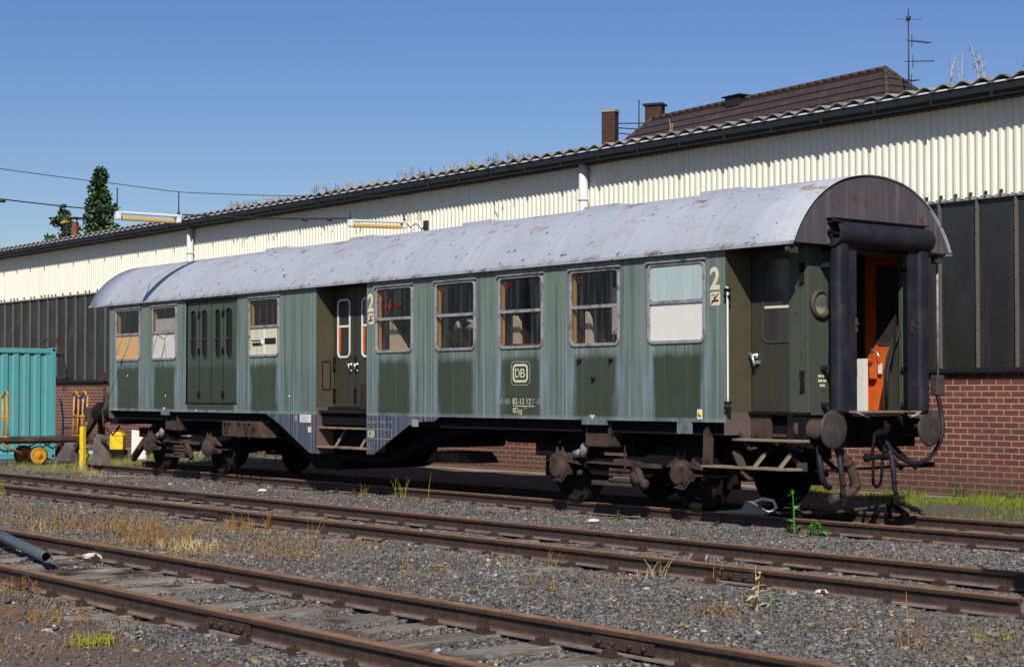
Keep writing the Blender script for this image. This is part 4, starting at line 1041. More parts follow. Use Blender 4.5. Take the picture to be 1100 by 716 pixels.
# ---- bogies
WB = 2.36
def wheelset(xc, par):
    ws = MB(); ws.lathe((xc, -1.05, .47), (0, 1, 0), [(0, .06), (.25, .075), (1.85, .075), (2.1, .06)], 14); wo_ = ws.build('axle', 'under', par)
    for s in (-1, 1):
        q = MB(); y = s * .7525
        q.lathe((xc, y + s * .07, .47), (0, -s, 0), [(0, .09), (.005, .16), (.03, .17), (.045, .38), (0, .41), (.0, .462), (.012, .47), (.10, .475), (.105, .50), (.13, .495), (.135, .41), (.10, .38), (.10, .15), (.13, .12)], 40)
        q.build('wheel', 'under', wo_)
def bogie(xc):
    fr = MB()
    for s in (-1, 1):
        y = s * 1.0
        fr.prism([(xc - 1.75, .62), (xc - 1.75, .80), (xc - .75, .80), (xc - .45, .66), (xc + .45, .66), (xc + .75, .80), (xc + 1.75, .80), (xc + 1.75, .62), (xc + .9, .60), (xc + .55, .40), (xc - .55, .40), (xc - .9, .60)], 'Y', y - .05, y + .05)
    fr.box(xc - .25, xc + .25, -1.04, 1.04, .70, .93); fr.box(xc - 1.75, xc - 1.65, -1.0, 1.0, .64, .78); fr.box(xc + 1.65, xc + 1.75, -1.0, 1.0, .64, .78)
    fo = fr.build('bogie', 'black', coach)
    for e in (-1, 1): wheelset(xc + e * WB / 2, fo)
    for e in (-1, 1):
        for s in (-1, 1):
            xa = xc + e * WB / 2; y = s * 1.04; q = MB()
            q.lathe((xa, y, .475), (0, s, 0), [(0, .15), (.10, .15), (.11, .14), (.14, .13), (.15, .10)], 20)
            q.prism([(xa - .15, .42), (xa + .13, .38), (xa + .15, .60), (xa + .05, .70), (xa - .05, .70), (xa - .13, .60)], 'Y', *(sorted((y - s * .06, y + s * .08))))
            q.prism([(xa + .13, .55), (xa + .42, .52), (xa + .15, .68)], 'Y', *(sorted((y, y + s * .05)))); q.prism([(xa - .13, .55), (xa - .30, .55), (xa - .15, .66)], 'Y', *(sorted((y, y + s * .05))))
            for dx in (-.06, .06): q.tube([(xa + dx, y + s * .05, .66), (xa + dx, y + s * .05, .75)], .02, 8)
            q.tube([(xa + .02, y + s * .13, .33), (xa + .10, y + s * .13, .32), (xa + .17, y + s * .13, .42)], .016, 6); q.tube([(xa - .05, y + s * .13, .31), (xa + .12, y + s * .13, .29), (xa + .2, y + s * .12, .38)], .014, 6)
            q.lathe((xa + .42, y + s * .04, .42), (0, s, 0), [(0, .04), (.05, .035)], 10)
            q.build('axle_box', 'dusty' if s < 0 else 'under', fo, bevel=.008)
            if s < 0 or True:
                xb = xa
                for f_ in (-.58, .58):
                    q = MB(); q.prism([(xb + f_ - .06, .30), (xb + f_ + .06, .30), (xb + f_ + .05, .62), (xb + f_ - .05, .62)], 'Y', *sorted((s * .70, s * .82)))
                    q.build('brake_shoe', 'under', fo)
    for s in (-1, 1):
        y = s * 1.09; q = MB()
        for i in range(4): L = .30 - i * .02; q.box(xc - .14 - (.06 if i == 0 else 0), xc + L - .02, y - .05, y + .05, .27 + i * .062, .315 + i * .062)
        q.box(xc - .50, xc - .16, y - .04, y + .04, .27, .33)
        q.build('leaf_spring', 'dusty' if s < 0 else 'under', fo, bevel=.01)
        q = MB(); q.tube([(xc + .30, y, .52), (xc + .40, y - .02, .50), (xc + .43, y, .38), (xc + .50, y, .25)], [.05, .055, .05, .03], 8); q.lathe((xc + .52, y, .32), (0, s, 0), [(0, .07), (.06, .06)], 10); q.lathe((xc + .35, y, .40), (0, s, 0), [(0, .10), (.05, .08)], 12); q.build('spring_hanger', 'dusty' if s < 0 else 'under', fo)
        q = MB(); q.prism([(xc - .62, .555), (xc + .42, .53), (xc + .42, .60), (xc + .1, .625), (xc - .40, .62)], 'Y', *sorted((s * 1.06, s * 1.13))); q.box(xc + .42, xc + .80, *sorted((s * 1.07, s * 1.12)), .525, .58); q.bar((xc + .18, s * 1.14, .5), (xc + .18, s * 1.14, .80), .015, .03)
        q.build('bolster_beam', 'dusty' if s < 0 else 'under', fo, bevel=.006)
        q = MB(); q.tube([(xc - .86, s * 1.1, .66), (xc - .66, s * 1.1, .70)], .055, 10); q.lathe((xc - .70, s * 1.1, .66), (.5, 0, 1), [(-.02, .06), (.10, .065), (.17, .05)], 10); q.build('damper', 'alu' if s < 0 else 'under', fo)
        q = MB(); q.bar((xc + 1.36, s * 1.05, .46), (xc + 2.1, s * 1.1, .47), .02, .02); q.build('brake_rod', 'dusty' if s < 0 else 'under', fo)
bogie(-2.86); bogie(-15.14)

# ---- lettering on the side
yl = YS - .003
def letters(s, x, z, h, wd, mat, bold=0.0, name='lettering'):
    m = MB(); text_mesh(m, s, 0, 0, 0, 1.0, 1.0, bold / max(h, .01))
    xs0 = min(p[0] for p in m.v); xs1 = max(p[0] for p in m.v); z0 = min(p[2] for p in m.v); z1 = max(p[2] for p in m.v)
    m.v = [(x + (p[0] - xs0) / (xs1 - xs0) * wd, yl + p[1] * .5, z + (p[2] - z0) / (z1 - z0) * h) for p in m.v]
    return m.build(name, mat, coach, fix=False)
letters('2', -.875, 2.715, .275, .165, 'cream', .008); letters('2', -8.315, 2.725, .285, .17, 'cream', .008)
for xx, zz in ((-.87, 2.525), (-8.305, 2.535)):
    m = MB(); m.prism(rrect(xx, xx + .165, zz, zz + .165, .025, 4), 'Y', yl, yl + .002); sg = m.build('no_smoking_sign', 'cream', coach)
    m = MB(); m.bar((xx + .025, yl - .002, zz + .055), (xx + .14, yl - .002, zz + .06), .0015, .022, up=(0, 0, 1)); m.bar((xx + .06, yl - .002, zz + .07), (xx + .085, yl - .002, zz + .13), .0015, .014, up=(1, 0, 0)); m.bar((xx + .02, yl - .002, zz + .12), (xx + .06, yl - .002, zz + .135), .0015, .012); m.build('cigarette_mark', 'under', sg)
    m = MB(); m.bar((xx + .02, yl - .004, zz + .02), (xx + .145, yl - .004, zz + .145), .0015, .016, up=(1, 0, 0)); m.build('red_slash', 'red', sg)
m = MB(); ring(m, -4.725, -4.325, 1.595, 1.90, .06, .012, yl, yl + .001); m.build('emblem_outline', 'fadedletter', coach)
m = MB(); ring(m, -4.665, -4.395, 1.655, 1.845, .035, .030, yl, yl + .001); m.build('emblem_frame', 'cream', coach)
letters('D', -4.640, 1.690, .12, .098, 'cream', .0, 'emblem_letter'); letters('B', -4.525, 1.690, .12, .098, 'cream', .0, 'emblem_letter')
letters('50 80', -5.02, 1.325, .075, .26, 'fadedletter'); letters('82-12 12', -4.70, 1.325, .08, .40, 'cream', .0); letters('7-0', -4.285, 1.325, .075, .20, 'fadedletter')
m = MB(); m.box(-4.69, -4.22, yl, yl + .001, 1.295, 1.305); m.build('underline', 'cream', coach)
letters('BDyg', -4.69, 1.185, .09, .20, 'cream', .0); letters('533', -4.46, 1.255, .03, .07, 'fadedletter')
letters('Hag 48.8 t  m BDm  T 38', -8.30, 1.005, .05, .66, 'fadedletter')
m = MB(); ring(m, -8.31, -7.66, .785, .92, .004, .010, yl, yl + .001); m.box(-8.02, -8.01, yl, yl + .001, .785, .92); m.build('weight_frame', 'fadedletter', coach)
letters('120', -8.29, .80, .105, .17, 'cream', .002); letters('13', -8.31, .66, .05, .07, 'fadedletter'); letters('12t', -8.28, .60, .05, .09, 'fadedletter')
m = MB(); m.box(-10.31, -9.97, yl, yl + .002, 1.00, 1.125); pl = m.build('notice_plate', 'white', coach)
m = MB()
for zz, l in ((1.095, .22), (1.07, .26), (1.045, .18), (1.022, .24)): m.box(-10.28, -10.28 + l, yl - .003, yl - .002, zz, zz + .008)
m.build('notice_print', 'fadedletter', pl)
m = MB(); m.box(-10.06, -9.96, yl, yl + .002, .84, .93); m.build('small_plate', 'cream', coach)
m = MB(); m.box(-10.47, -10.40, yl, yl + .002, 1.02, 1.11); m.build('small_plate', 'fadedletter', coach)
m = MB(); m.box(-7.12, -6.95, yl, yl + .003, .98, 1.09); m.build('small_plate', 'fadedletter', coach)
for xx, zz in ((-15.16, 1.17), (-3.03, 1.16)):
    m = MB(); m.box(xx - .05, xx + .05, yl, yl + .002, zz + .015, zz + .035); m.prism([(xx - .025, zz + .012), (xx, zz - .03), (xx + .025, zz + .012)], 'Y', yl, yl + .002); m.build('lifting_mark', 'cream', coach)
m = MB(); m.prism(rrect(-1.10, -1.01, 1.165, 1.285, .015, 3), 'Y', yl, yl + .002); m.lathe((-1.055, yl, 1.225), (0, -1, 0), [(0, .035), (.002, .035)], 12, 1); m.build('earth_sticker', ['white', 'yellow'], coach)
m = MB()
for xx, zz in ((-16.7, 1.80), (-15.1, 1.42), (-17.2, 1.16), (-13.9, 1.155), (-10.65, 1.42)): m.lathe((xx, yl, zz), (0, -1, 0), [(0, .02), (.004, .018)], 8)
m.build('paint_fleck', 'white', coach)
m = MB()
for xx, zz in ((-3.28, 1.90), (-2.66, 1.90), (-3.0, 1.66)): m.lathe((xx, YS, zz), (0, -1, 0), [(0, .03), (.03, .022), (.05, .015)], 8)
m.build('side_fitting', 'under', coach)
# little texts on the end wall
m = MB()
for zz, segs in ((1.665, ((0, .05), (.065, .10), (.115, .13))), (1.61, ((0, .07), (.085, .15))), (1.555, ((.03, .06), (.07, .12)))):
    for p, q in segs: m.box(XE + .001, XE + .003, -.80 + p, -.80 + q, zz, zz + .028)
m.build('end_wall_lettering', 'cream', ew)

# ================================================================== HOUSE BEHIND, CHIMNEYS, AERIAL
rzh = math.atan2(-.91, 10.9)
house = thing('house', 'house with dark brown hipped tile roof rising behind the workshop', 'house', (-23.65, 23.6, -.28), rzh)
t = MT('dark_brown_roof_tiles', .8, .2)
v = t.obj(); x, y, z = t.sep(v)
row = t.math('FRACT', t.math('MULTIPLY', z, 1 / .265))
c = t.mix(t.noise(4, 5, vec=v), (.038, .026, .026), (.066, .046, .044))
c = t.mix(t.mr(t.noise(1.4, 5, vec=v), .55, .7), c, (.085, .055, .045))
t.color(t.mix(t.mr(row, .70, .86), c, (.009, .007, .007)))
t.bump(t.math('ADD', t.math('SUBTRACT', 1.0, row), t.math('MULTIPLY', t.math('SINE', t.math('MULTIPLY', t.math('ADD', x, y), 24.0)), .05)), 1.0, .06); TILE = t.m
hl, hd, zr, ze = 5.45, 4.3, 11.2, 6.45; e = hd
m = MB()
V = [(-hl, 0, zr), (hl, 0, zr), (-hl - e, -hd, ze), (hl + e, -hd, ze), (hl + e, hd, ze), (-hl - e, hd, ze)]
m.add(V, [(0, 2, 3, 1), (1, 3, 4), (1, 4, 5, 0), (0, 5, 2), (2, 5, 4, 3)]); hroof = m.build('roof', TILE, house, local=True)
ridge = flat('ridge_tile', (.075, .05, .042), .8, .2, var=.3)
m = MB()
for p, q in ((V[0], V[1]), (V[1], V[3]), (V[1], V[4]), (V[0], V[2]), (V[0], V[5])):
    p = Vector(p); q = Vector(q); n = int((q - p).length / .36)
    for i in range(n):
        a = p.lerp(q, i / n); b = p.lerp(q, (i + 1.05) / n); m.tube([a, b], [.065, .075], 7)
m.build('ridge_tiles', ridge, hroof, local=True)
m = MB(); m.box(-1.4, -.7, -.25, .25, 10.95, 11.28); m.box(-1.5, -.6, -.32, .32, 11.28, 11.33); m.build('ridge_vent', 'gutter', hroof, local=True, bevel=.02)
m = MB(); m.box(-hl - e + .4, hl + e - .4, -hd + .4, hd - .4, 0, ze - .02); m.build('wall', flat('grey_render', (.34, .31, .27), .9, .2), house, local=True)
t = MT('dark_chimney_brick', .9, .2); v = t.obj()
x, y, z = t.sep(v); br = t.n('ShaderNodeTexBrick', offset=.5)
for k, q in (('Scale', 1.0), ('Mortar Size', .008), ('Brick Width', .25), ('Row Height', .083)): br.inputs[k].default_value = q
br.inputs['Color1'].default_value = (.075, .032, .026, 1); br.inputs['Color2'].default_value = (.042, .022, .020, 1); br.inputs['Mortar'].default_value = (.07, .055, .048, 1)
t.put(br.inputs['Vector'], t.comb(t.math('ADD', x, y), z, 0.0)); t.color(br.outputs['Color']); CHB = t.m
ch = thing('chimney_stack', 'tall square brick chimney left of the tiled roof', 'chimney', (-30.8, 23.6, -.16), .5)
m = MB(); m.box(-.27, .27, -.22, .22, 0, 10.3); m.box(-.245, .245, -.2, .2, 10.3, 11.45); m.build('shaft', CHB, ch, local=True)
m = MB(); m.box(-.28, .28, -.23, .23, 11.45, 11.53); m.build('cap', 'concrete', ch, local=True)
ch = thing('chimney_stack', 'short brick chimney with flat cap close to the left hip of the tiled roof', 'chimney', (-30.0, 25.0, -.16), .5)
m = MB(); m.box(-.30, .30, -.22, .22, 0, 11.72); m.build('shaft', CHB, ch, local=True)
m = MB(); m.box(-.37, .37, -.28, .28, 11.72, 11.79); m.build('cap', 'gutter', ch, local=True)
m = MB()
for z0, z1 in ((10.92, 10.92), (10.78, 10.68), (10.60, 10.45)): m.tube([(-30.8, 23.7, z0), (-29.9, 24.7, z1)], .022, 5)
m.tube([(-30.18, 24.4, 10.3), (-30.18, 24.4, 11.75)], .025, 5)
tag(m.build('sweep_railing', 'wire', org=(-30.4, 24.2, 10.4)), 'thin metal railing spanning between the two brick chimneys', 'railing')
ae = thing('tv_aerial', 'thin television aerial mast with yagi arms above the roof end', 'aerial', (-16.95, 22.6, 9.0))
m = MB(); m.tube([(0, 0, 0), (0, 0, 3.35)], [.028, .018], 6); m.lathe((0, 0, 3.02), (0, 0, 1), [(0, .06), (.1, .07), (.12, .02)], 8); m.build('mast', 'steelgrey', ae, local=True)
lat = Vector((.62, .785, 0)); dep = Vector((-.785, .62, 0))
def yagi(z, L, n, w0, d):
    m = MB(); m.tube([Vector((0, 0, z)) - d * .1, Vector((0, 0, z)) + d * L], .012, 5)
    for i in range(n):
        p = Vector((0, 0, z)) + d * (.15 + (L - .2) * i / (n - 1)); s = Vector((-d.y, d.x, 0)); m.tube([p - s * w0, p + s * w0], .007, 4)
    p = Vector((0, 0, z)) + d * .12; u = Vector((0, 0, 1)); m.tube([p - u * .18, p + u * .18], .012, 5)
    m.build('yagi_arm', 'wire', ae, local=True)
yagi(2.45, .80, 8, .14, (lat + dep * .5).normalized()); yagi(1.85, .72, 7, .16, (lat - dep * .1).normalized()); yagi(1.33, .35, 3, .2, (lat + dep * .8).normalized())
m = MB(); m.tube([-lat * .38 + Vector((0, 0, 3.05)), lat * .38 + Vector((0, 0, 3.05))], .008, 4); m.tube([-dep * .38 + Vector((0, 0, 3.05)), dep * .38 + Vector((0, 0, 3.05))], .008, 4); m.build('crossed_dipole', 'wire', ae, local=True)

# ================================================================== TREES AT FAR LEFT
LEAF = []
for nm, col in (('dark_foliage', (.042, .078, .034)), ('mid_foliage', (.085, .14, .055))):
    t = MT(nm, .75, .2); t.color(t.mix(t.island(), tuple(q * .55 for q in col), tuple(q * 1.5 for q in col))); LEAF.append(t.m)
def leaf_tree(name, label, cat, loc, h, rx, crown0, shape, n, leaf, seed, group=None):
    r = random.Random(seed); T = thing(name, label, cat, loc, 0, group)
    m = MB(); m.tube([(0, 0, 0), (.05, 0, h * .5), (0, 0, h * .96)], [h * .018, h * .012, .02], 8)
    clumps = []
    for i in range(90):
        q = (i + r.random()) / 90; z = crown0 + (h - crown0) * q; a = r.uniform(0, 6.28); rr = rx * shape(q) * r.uniform(.35, 1.0)
        c = Vector((math.cos(a) * rr, math.sin(a) * rr, z)); clumps.append((c, rx * (.13 + .13 * r.random()) * (0.35 + shape(q) * .7)))
        m.tube([(0, 0, z - rr * .35), c * .6 + Vector((0, 0, z - rr * .15)) * .4, c], [.04, .03, .015], 4)
    m.build('trunk', 'bark', T, local=True)
    l = MB()
    for i in range(n):
        c, s = r.choice(clumps)
        p = c + Vector((r.gauss(0, 1), r.gauss(0, 1), r.gauss(0, .75))) * s * .55
        d = Vector((r.gauss(0, 1), r.gauss(0, 1), r.gauss(0, .6))).normalized(); u = d.orthogonal().normalized(); L = leaf * r.uniform(.6, 1.3)
        l.add([p, p + d * L * .5 + u * L * .28, p + d * L, p + d * L * .5 - u * L * .28], [(0, 1, 2, 3)], r.choice((0, 0, 1)))
    l.build('crown', LEAF, T, local=True, fix=False)
con = lambda q: max(.03, (1 - q) ** .95 * (1 if q > .12 else .6 + 3 * q))
rnd_ = lambda q: math.sqrt(max(.02, 1 - (2 * q - .9) ** 2))
leaf_tree('conifer', 'tall dark pointed tree rising above the hall roof at far left', 'tree', (-98.5, 35.5, -.2), 17.4, 3.1, 7.0, con, 9000, .34, 2)
leaf_tree('bush_tree', 'small dark round tree left of the pointed tree above the roof', 'tree', (-91, 29.5, -.2), 13.5, 1.2, 9.5, rnd_, 1700, .30, 5)
leaf_tree('bush_tree', 'low round tree right of the pointed tree at the hall roof edge', 'tree', (-96, 35, -.2), 13.2, 2.2, 9.0, rnd_, 1500, .30, 9)
pot = thing('chimney_pot', 'orange terracotta chimney pot seen above the hall roof at far left', 'chimney', (-52.6, 13.35, 6.1))
m = MB(); m.lathe((0, 0, 0), (0, 0, 1), [(0, .15), (1.7, .15), (1.75, .18), (2.3, .13), (2.35, .16), (2.4, .14)], 14); m.build('pot', 'redcap', pot, local=True)
m = MB(); m.lathe((0, 0, 2.54), (0, 0, 1), [(0, .05), (.02, .38), (.06, .32), (.1, .02)], 14)
for a in range(3): m.tube([(.16 * math.cos(a * 2.1), .16 * math.sin(a * 2.1), 2.35), (.16 * math.cos(a * 2.1), .16 * math.sin(a * 2.1), 2.56)], .015, 5)
m.build('cowl', 'wire', pot, local=True)
lm = thing('yard_lamp', 'thin yard lamp with yellow head beside the terracotta chimney pot', 'lamp', (-52.75, 13.05, -.16))
m = MB(); m.tube([(0, 0, 0), (0, 0, 8.7)], [.06, .035], 8); m.build('pole', 'wire', lm, local=True)
m = MB(); m.prism([(-.36, 8.62), (.10, 8.65), (.12, 8.70), (-.1, 8.73), (-.38, 8.68)], 'Y', -.12, .12); m.build('lamp_head', 'yellow', lm, local=True, bevel=.02)

# ================================================================== LAMPS ON THE CROSS SPAN
mast = thing('span_mast', 'grey steel mast carrying the lamp span wires', 'mast', (-14.1, -9.2, -.16))
m = MB(); m.tube([(0, 0, 0), (0, 0, 6.4)], [.11, .07], 12); m.build('tube', 'steelgrey', mast, local=True)
def wire_mesh(name, pts, r, label, cat, clamps=()):
    m = MB(); out = []
    for a, b in zip(pts[:-1], pts[1:]):
        a = Vector(a); b = Vector(b); n = 8
        for i in range(n):
            q = i / n; p = a.lerp(b, q); p.z -= (b - a).length ** 2 * .0015 * 4 * q * (1 - q); out.append(p)
    out.append(Vector(pts[-1])); m.tube(out, r, 6)
    for p in clamps: m.lathe(p, (0, 1, .03), [(-.04, .035), (.04, .035)], 8)
    return tag(m.build(name, 'wire', org=pts[0]), label, cat)
wire_mesh('messenger_wire', [(-14.1, -9.2, 5.62), (-14.72, -2.6, 5.24), (-14.78, -1.28, 5.19), (-15.1, 4.14, 5.55)], .007, 'thin upper span wire carrying the fluorescent lamps over the coach roof', 'wire')
wire_mesh('lamp_cable', [(-14.1, -9.2, 5.02), (-14.6, -4.78, 4.80), (-14.72, -2.60, 4.74)], .012, 'clamped dark lamp cable left of the nearer fluorescent lamp', 'cable', [(-14.1 - .5 * i / 6, -8 + 3.2 * i / 4, 4.955 - .05 * i) for i in range(5)] + [(-14.66, -3.6, 4.765), (-14.69, -3.1, 4.75)])
wire_mesh('lamp_cable', [(-14.8, -1.22, 4.78), (-14.9, .8, 4.84), (-15.0, 2.5, 4.96)], .014, 'dark lamp cable between the two fluorescent lamps', 'cable', [(-14.93, 1.5, 4.87), (-14.97, 2.1, 4.91)])
m = MB(); m.tube([(-15.05, 4.02, 4.95), (-15.06, 4.12, 4.87), (-15.07, 4.2, 4.95), (-15.09, 4.32, 4.96), (-15.1, 4.42, 4.84), (-15.1, 4.5, 4.98), (-15.1, 4.55, 4.98)], .012, 6); m.box(-15.16, -15.04, 4.50, 4.565, 4.85, 5.05)
tag(m.build('wall_cable_end', 'wire', org=(-15.1, 4.5, 4.9)), 'looped cable end fixed to the cream cladding beside the farther lamp', 'cable')
def lamp(p0, p1, label, hang):
    p0 = Vector(p0); p1 = Vector(p1); L = thing('fluorescent_lamp', label, 'lamp', (p0 + p1) / 2, 0, 'fluorescent lamps hung over the siding')
    a = p0 - L.location; b = p1 - L.location; d = (b - a).normalized(); u = Vector((0, 0, 1))
    m = MB(); m.bar(a + u * .055, b + u * .055, .13, .045); m.build('housing', 'lampwhite', L, local=True, bevel=.01)
    m = MB(); m.bar(a + d * .1 - u * .045, b - d * .1 - u * .045, .11, .075); m.build('diffuser', 'tube', L, local=True, bevel=.02)
    for e, s in ((a, 1), (b, -1)):
        m = MB(); m.bar(e - d * s * .03, e + d * s * .06, .13, .15); m.build('end_cap', 'lampwhite', L, local=True, bevel=.02)
    for q in (.15, .85):
        m = MB(); p = a.lerp(b, q) if not hang else (a if q < .5 else b); m.tube([p + u * .08, p + u * hang_h(p + L.location)], .012, 6)
        m.lathe(p + u * .07, u, [(0, .03), (.06, .03)], 8); m.build('suspension_rod', 'wire', L, local=True)
hang_h = lambda p: .50 if p.y < 0 else .25
lamp((-14.72, -2.56, 4.67), (-14.79, -1.30, 4.69), 'white fluorescent lamp with yellowed cover hanging against the sky at left', True)
lamp((-15.0, 2.60, 4.87), (-15.05, 3.95, 4.92), 'white fluorescent lamp with yellowed cover hanging before the cream cladding', True)

# ================================================================== LEFT END OF THE YARD
ct = thing('shipping_container', 'turquoise corrugated steel container at left edge of the yard', 'container', (-26.2, 1.22, -.16))
m = MB(); q = []; yy = -6.0; y0 = -.10
while yy < y0:
    for a, d in ((0, 0), (.12, 0), (.155, -.04), (.24, -.04)): q.append((d - .02, min(yy + a, y0)))
    yy += .275
n = len(q); m.add([(x, y, .14) for x, y in q] + [(x, y, 2.58) for x, y in q], [(i, i + 1, n + i + 1, n + i) for i in range(n - 1)])
m.box(-2.38, -.08, -.04, -.02, .14, 2.58); m.box(-2.40, -2.38, -6.0, -.05, .14, 2.58); m.box(-2.4, -.05, -5.98, -.1, 2.60, 2.62); m.box(-2.38, -.05, -6.04, -6.02, .14, 2.58)
m.build('corrugated_wall', 'turq', ct, local=True, fix=False)
m = MB()
for y in (-.09, -6.05):
    for x in (-.10, -2.44): m.box(x, x + .13, y - .03, y + .09, .0, 2.74)
m.box(-.09, .0, -6.0, -.1, 2.60, 2.72); m.box(-.09, .0, -6.0, -.1, .02, .15); m.box(-2.42, -2.34, -6, -.1, 2.60, 2.72); m.box(-2.3, -.1, -.06, .03, 2.60, 2.72); m.box(-2.3, -.1, -.06, .03, .02, .15)
m.build('corner_frame', 'turq', ct, local=True, bevel=.01)
m = MB()
for z in (.03, 2.64):
    m.lathe((.032, -.06, z + .05), (1, 0, 0), [(0, .035), (.003, .035)], 10)
m.build('corner_casting_hole', 'darkgap', ct, local=True)
tr = thing('platform_trolley', 'low luggage trolley with brown deck and orange yellow end frames', 'trolley', (-22.7, -.60, -.12), R(90))
m = MB(); m.box(-1.25, 1.0, -.42, .42, .52, .62); m.build('deck', 'rustbeam', tr, local=True, bevel=.015)
m = MB()
for y in (-.36, .36):
    m.bar((-1.2, y, .50), (1.1, y, .50), .05, .05)
    m.tube([(.15, y, .5), (.42, y, .33), (.75, y, .5)], .018, 6); m.tube([(-1.0, y, .5), (-.75, y, .3), (-.3, y, .3), (.1, y, .5)], .018, 6)
m.build('under_frame', 'wire', tr, local=True)
for x in (-.25, .72):
    for y in (-.40, .40):
        if x > .5 and y > 0: pass
        m = MB(); m.lathe((x, y - .05, .21), (0, 1, 0), [(0, .15), (.0, .21), (.1, .21), (.1, .15)], 24); wq = m.build('wheel', 'rubber', tr, local=True)
        m = MB(); m.lathe((x, y - .072, .21), (0, 1, 0), [(0, .03), (.0, .05), (.012, .06), (.015, .155), (.008, .17), (.012, .185), (.13, .185), (.12, .05), (.125, .03)], 20); m.build('wheel_hub', 'oyellow', wq, local=True)
for xx in (-.92, .90):
    m = MB()
    for y in (-.36, -.12, .12, .36): m.tube([(xx, y, .55), (xx + .03 * (1 if xx > 0 else -1), y, 1.52 if abs(y) > .2 else 1.46)], .022, 6)
    m.tube([(xx, -.36, 1.52), (xx, -.30, 1.62), (xx, -.2, 1.62), (xx, 0, 1.48), (xx, .2, 1.62), (xx, .30, 1.62), (xx, .36, 1.52)], .022, 6); m.tube([(xx, -.38, 1.06), (xx, .38, 1.06)], .018, 6); m.tube([(xx, -.38, .62), (xx, .38, .62)], .022, 6)
    m.build('end_frame', 'oyellow', tr, local=True)
m = MB(); m.tube([(-1.16, -.3, .6), (-1.0, -.42, .45), (-.62, -.44, .25)], .022, 6); m.build('drawbar', 'oyellow', tr, local=True)
ht = thing('hand_truck', 'dark blue hand truck leaning at the brick wall behind the trolley', 'hand truck', (-30.1, 3.35, -.10), R(-38))
m = MB()
for y in (-.22, .22): m.tube([(0, y, .05), (.02, y, .9), (.16, y, 1.25), (.34, y, 1.42)], .025, 6)
for z in (.3, .62, .9): m.tube([(.01, -.22, z), (.01, .22, z)], .02, 6)
m.build('frame', 'blue', ht, local=True)
m = MB(); m.lathe((.42, .35, 1.28), (.7, -.7, .1), [(-.05, .05), (-.04, .30), (.04, .30), (.05, .05)], 20); m.build('wheel', 'blue', ht, local=True)
m = MB(); m.box(-.05, .3, -.26, .26, .0, .03); m.build('toe_plate', 'blue', ht, local=True)
yp = thing('marker_post', 'bright yellow square marker post beside the buffer stop', 'post', (-19.72, -.95, -.2), R(20))
m = MB(); m.box(-.05, .05, -.05, .05, 0, .97); m.build('post', 'yellow', yp, local=True, bevel=.012)
bs = thing('buffer_stop', 'rusty steel buffer stop with slanted struts behind the coach', 'buffer stop', (-19.5, 0, -.16))
PLT = flat('grey_brown_steel_plate', (.13, .10, .095), .7, .3, var=.3, grime=(.2, .17, .16))
for s in (-1, 1):
    y = s * .7525
    m = MB(); m.bar((-19.25, y, 1.15), (-20.9, y, .02), .10, .13); m.build('strut', 'rustbeam', bs)
    if s < 0:
      m = MB(); m.prism([(-19.55, -.02), (-19.05, -.02), (-19.08, .12), (-19.16, .62), (-19.34, .62), (-19.44, .12)], 'Y', y - .12, y + .12); m.build('upright_foot', PLT, bs, bevel=.01)
    if s < 0:
      m = MB(); m.prism([(-21.35, 0), (-20.55, 0), (-20.45, .30), (-20.75, .42), (-21.0, .25)], 'Y', y - .13, y + .13); m.build('strut_foot', PLT, bs, bevel=.01)
    m = MB(); m.bar((-19.25, y, .0), (-19.25, y, 1.2), .12, .10); m.build('upright', 'rustbeam', bs)
m = MB(); m.box(-19.20, -19.02, -1.15, 1.15, .88, 1.18); m.build('cross_beam', 'rustbeam', bs, bevel=.01)
m = MB(); m.box(-20.3, -19.2, -.78, -.72, .20, .26); m.build('brace', 'stripwhite', bs)
m = MB(); m.bar((-20.2, -.75, .42), (-18.9, -.80, .50), .06, .07); m.tube([(-19.2, -.72, 1.1), (-19.18, -.72, 1.75)], .03, 6); m.box(-19.25, -19.10, -.80, -.65, 1.72, 1.90); m.build('lamp_stub', 'rustbeam', bs)
m = MB()
for i in range(3):
    m.tube([(-18.75 + .03 * i, -.86 + .05 * i, 1.35 - .05 * i), (-18.70, -.98, 1.1), (-18.72, -.95, .8), (-18.6, -.80, .62), (-18.5, -.7, .8)], .025, 6)
m.tube([(-18.65, -.9, 1.45), (-18.65, -.92, .9)], .04, 8); m.build('far_hoses', 'dusty', coach)
for s in (-1, 1):
    m = MB(); y = s * .875; m.lathe((-18.99, y, 1.06), (1, 0, 0), [(-.004, 0), (0, .2), (.014, .228), (.03, .226), (.03, .08), (.3, .1), (.5, .14), (.9, .14)], 28); m.build('buffer', 'under', coach)
m = MB(); m.box(-18.3, -17.6, -1.0, 1.0, .85, 1.19); m.build('buffer_beam', 'black', coach)
yb = thing('tool_box', 'small yellow site box standing behind the far end of the coach', 'box', (-24.0, 1.85, -.1), R(50))
m = MB(); m.box(-.16, .16, -.14, .14, .22, .54); m.build('body', 'yellow', yb, local=True, bevel=.02)
m = MB(); m.box(-.2, .2, -.18, .18, 0, .215); m.build('dark_base', 'under', yb, local=True, bevel=.02)
m = MB(); m.prism([(-.17, .542), (.17, .542), (.10, .64), (-.10, .64)], 'Y', -.15, .15); m.build('lid', 'yellow', yb, local=True, bevel=.02)
wb_ = thing('white_board_sheet', 'white board leaning upright right of the yellow box behind the coach', 'board', (-23.4, 2.1, -.1), R(50))
m = MB(); m.prism([(-.17, 0), (.19, 0), (.15, .66), (-.16, .70)], 'Y', -.02, .02); m.build('sheet', 'white', wb_, local=True); m = MB(); m.bar((-.1, .02, .6), (-.1, .3, 0), .04, .03); m.bar((.1, .02, .6), (.1, .3, 0), .04, .03); m.build('prop', 'tan', wb_, local=True)

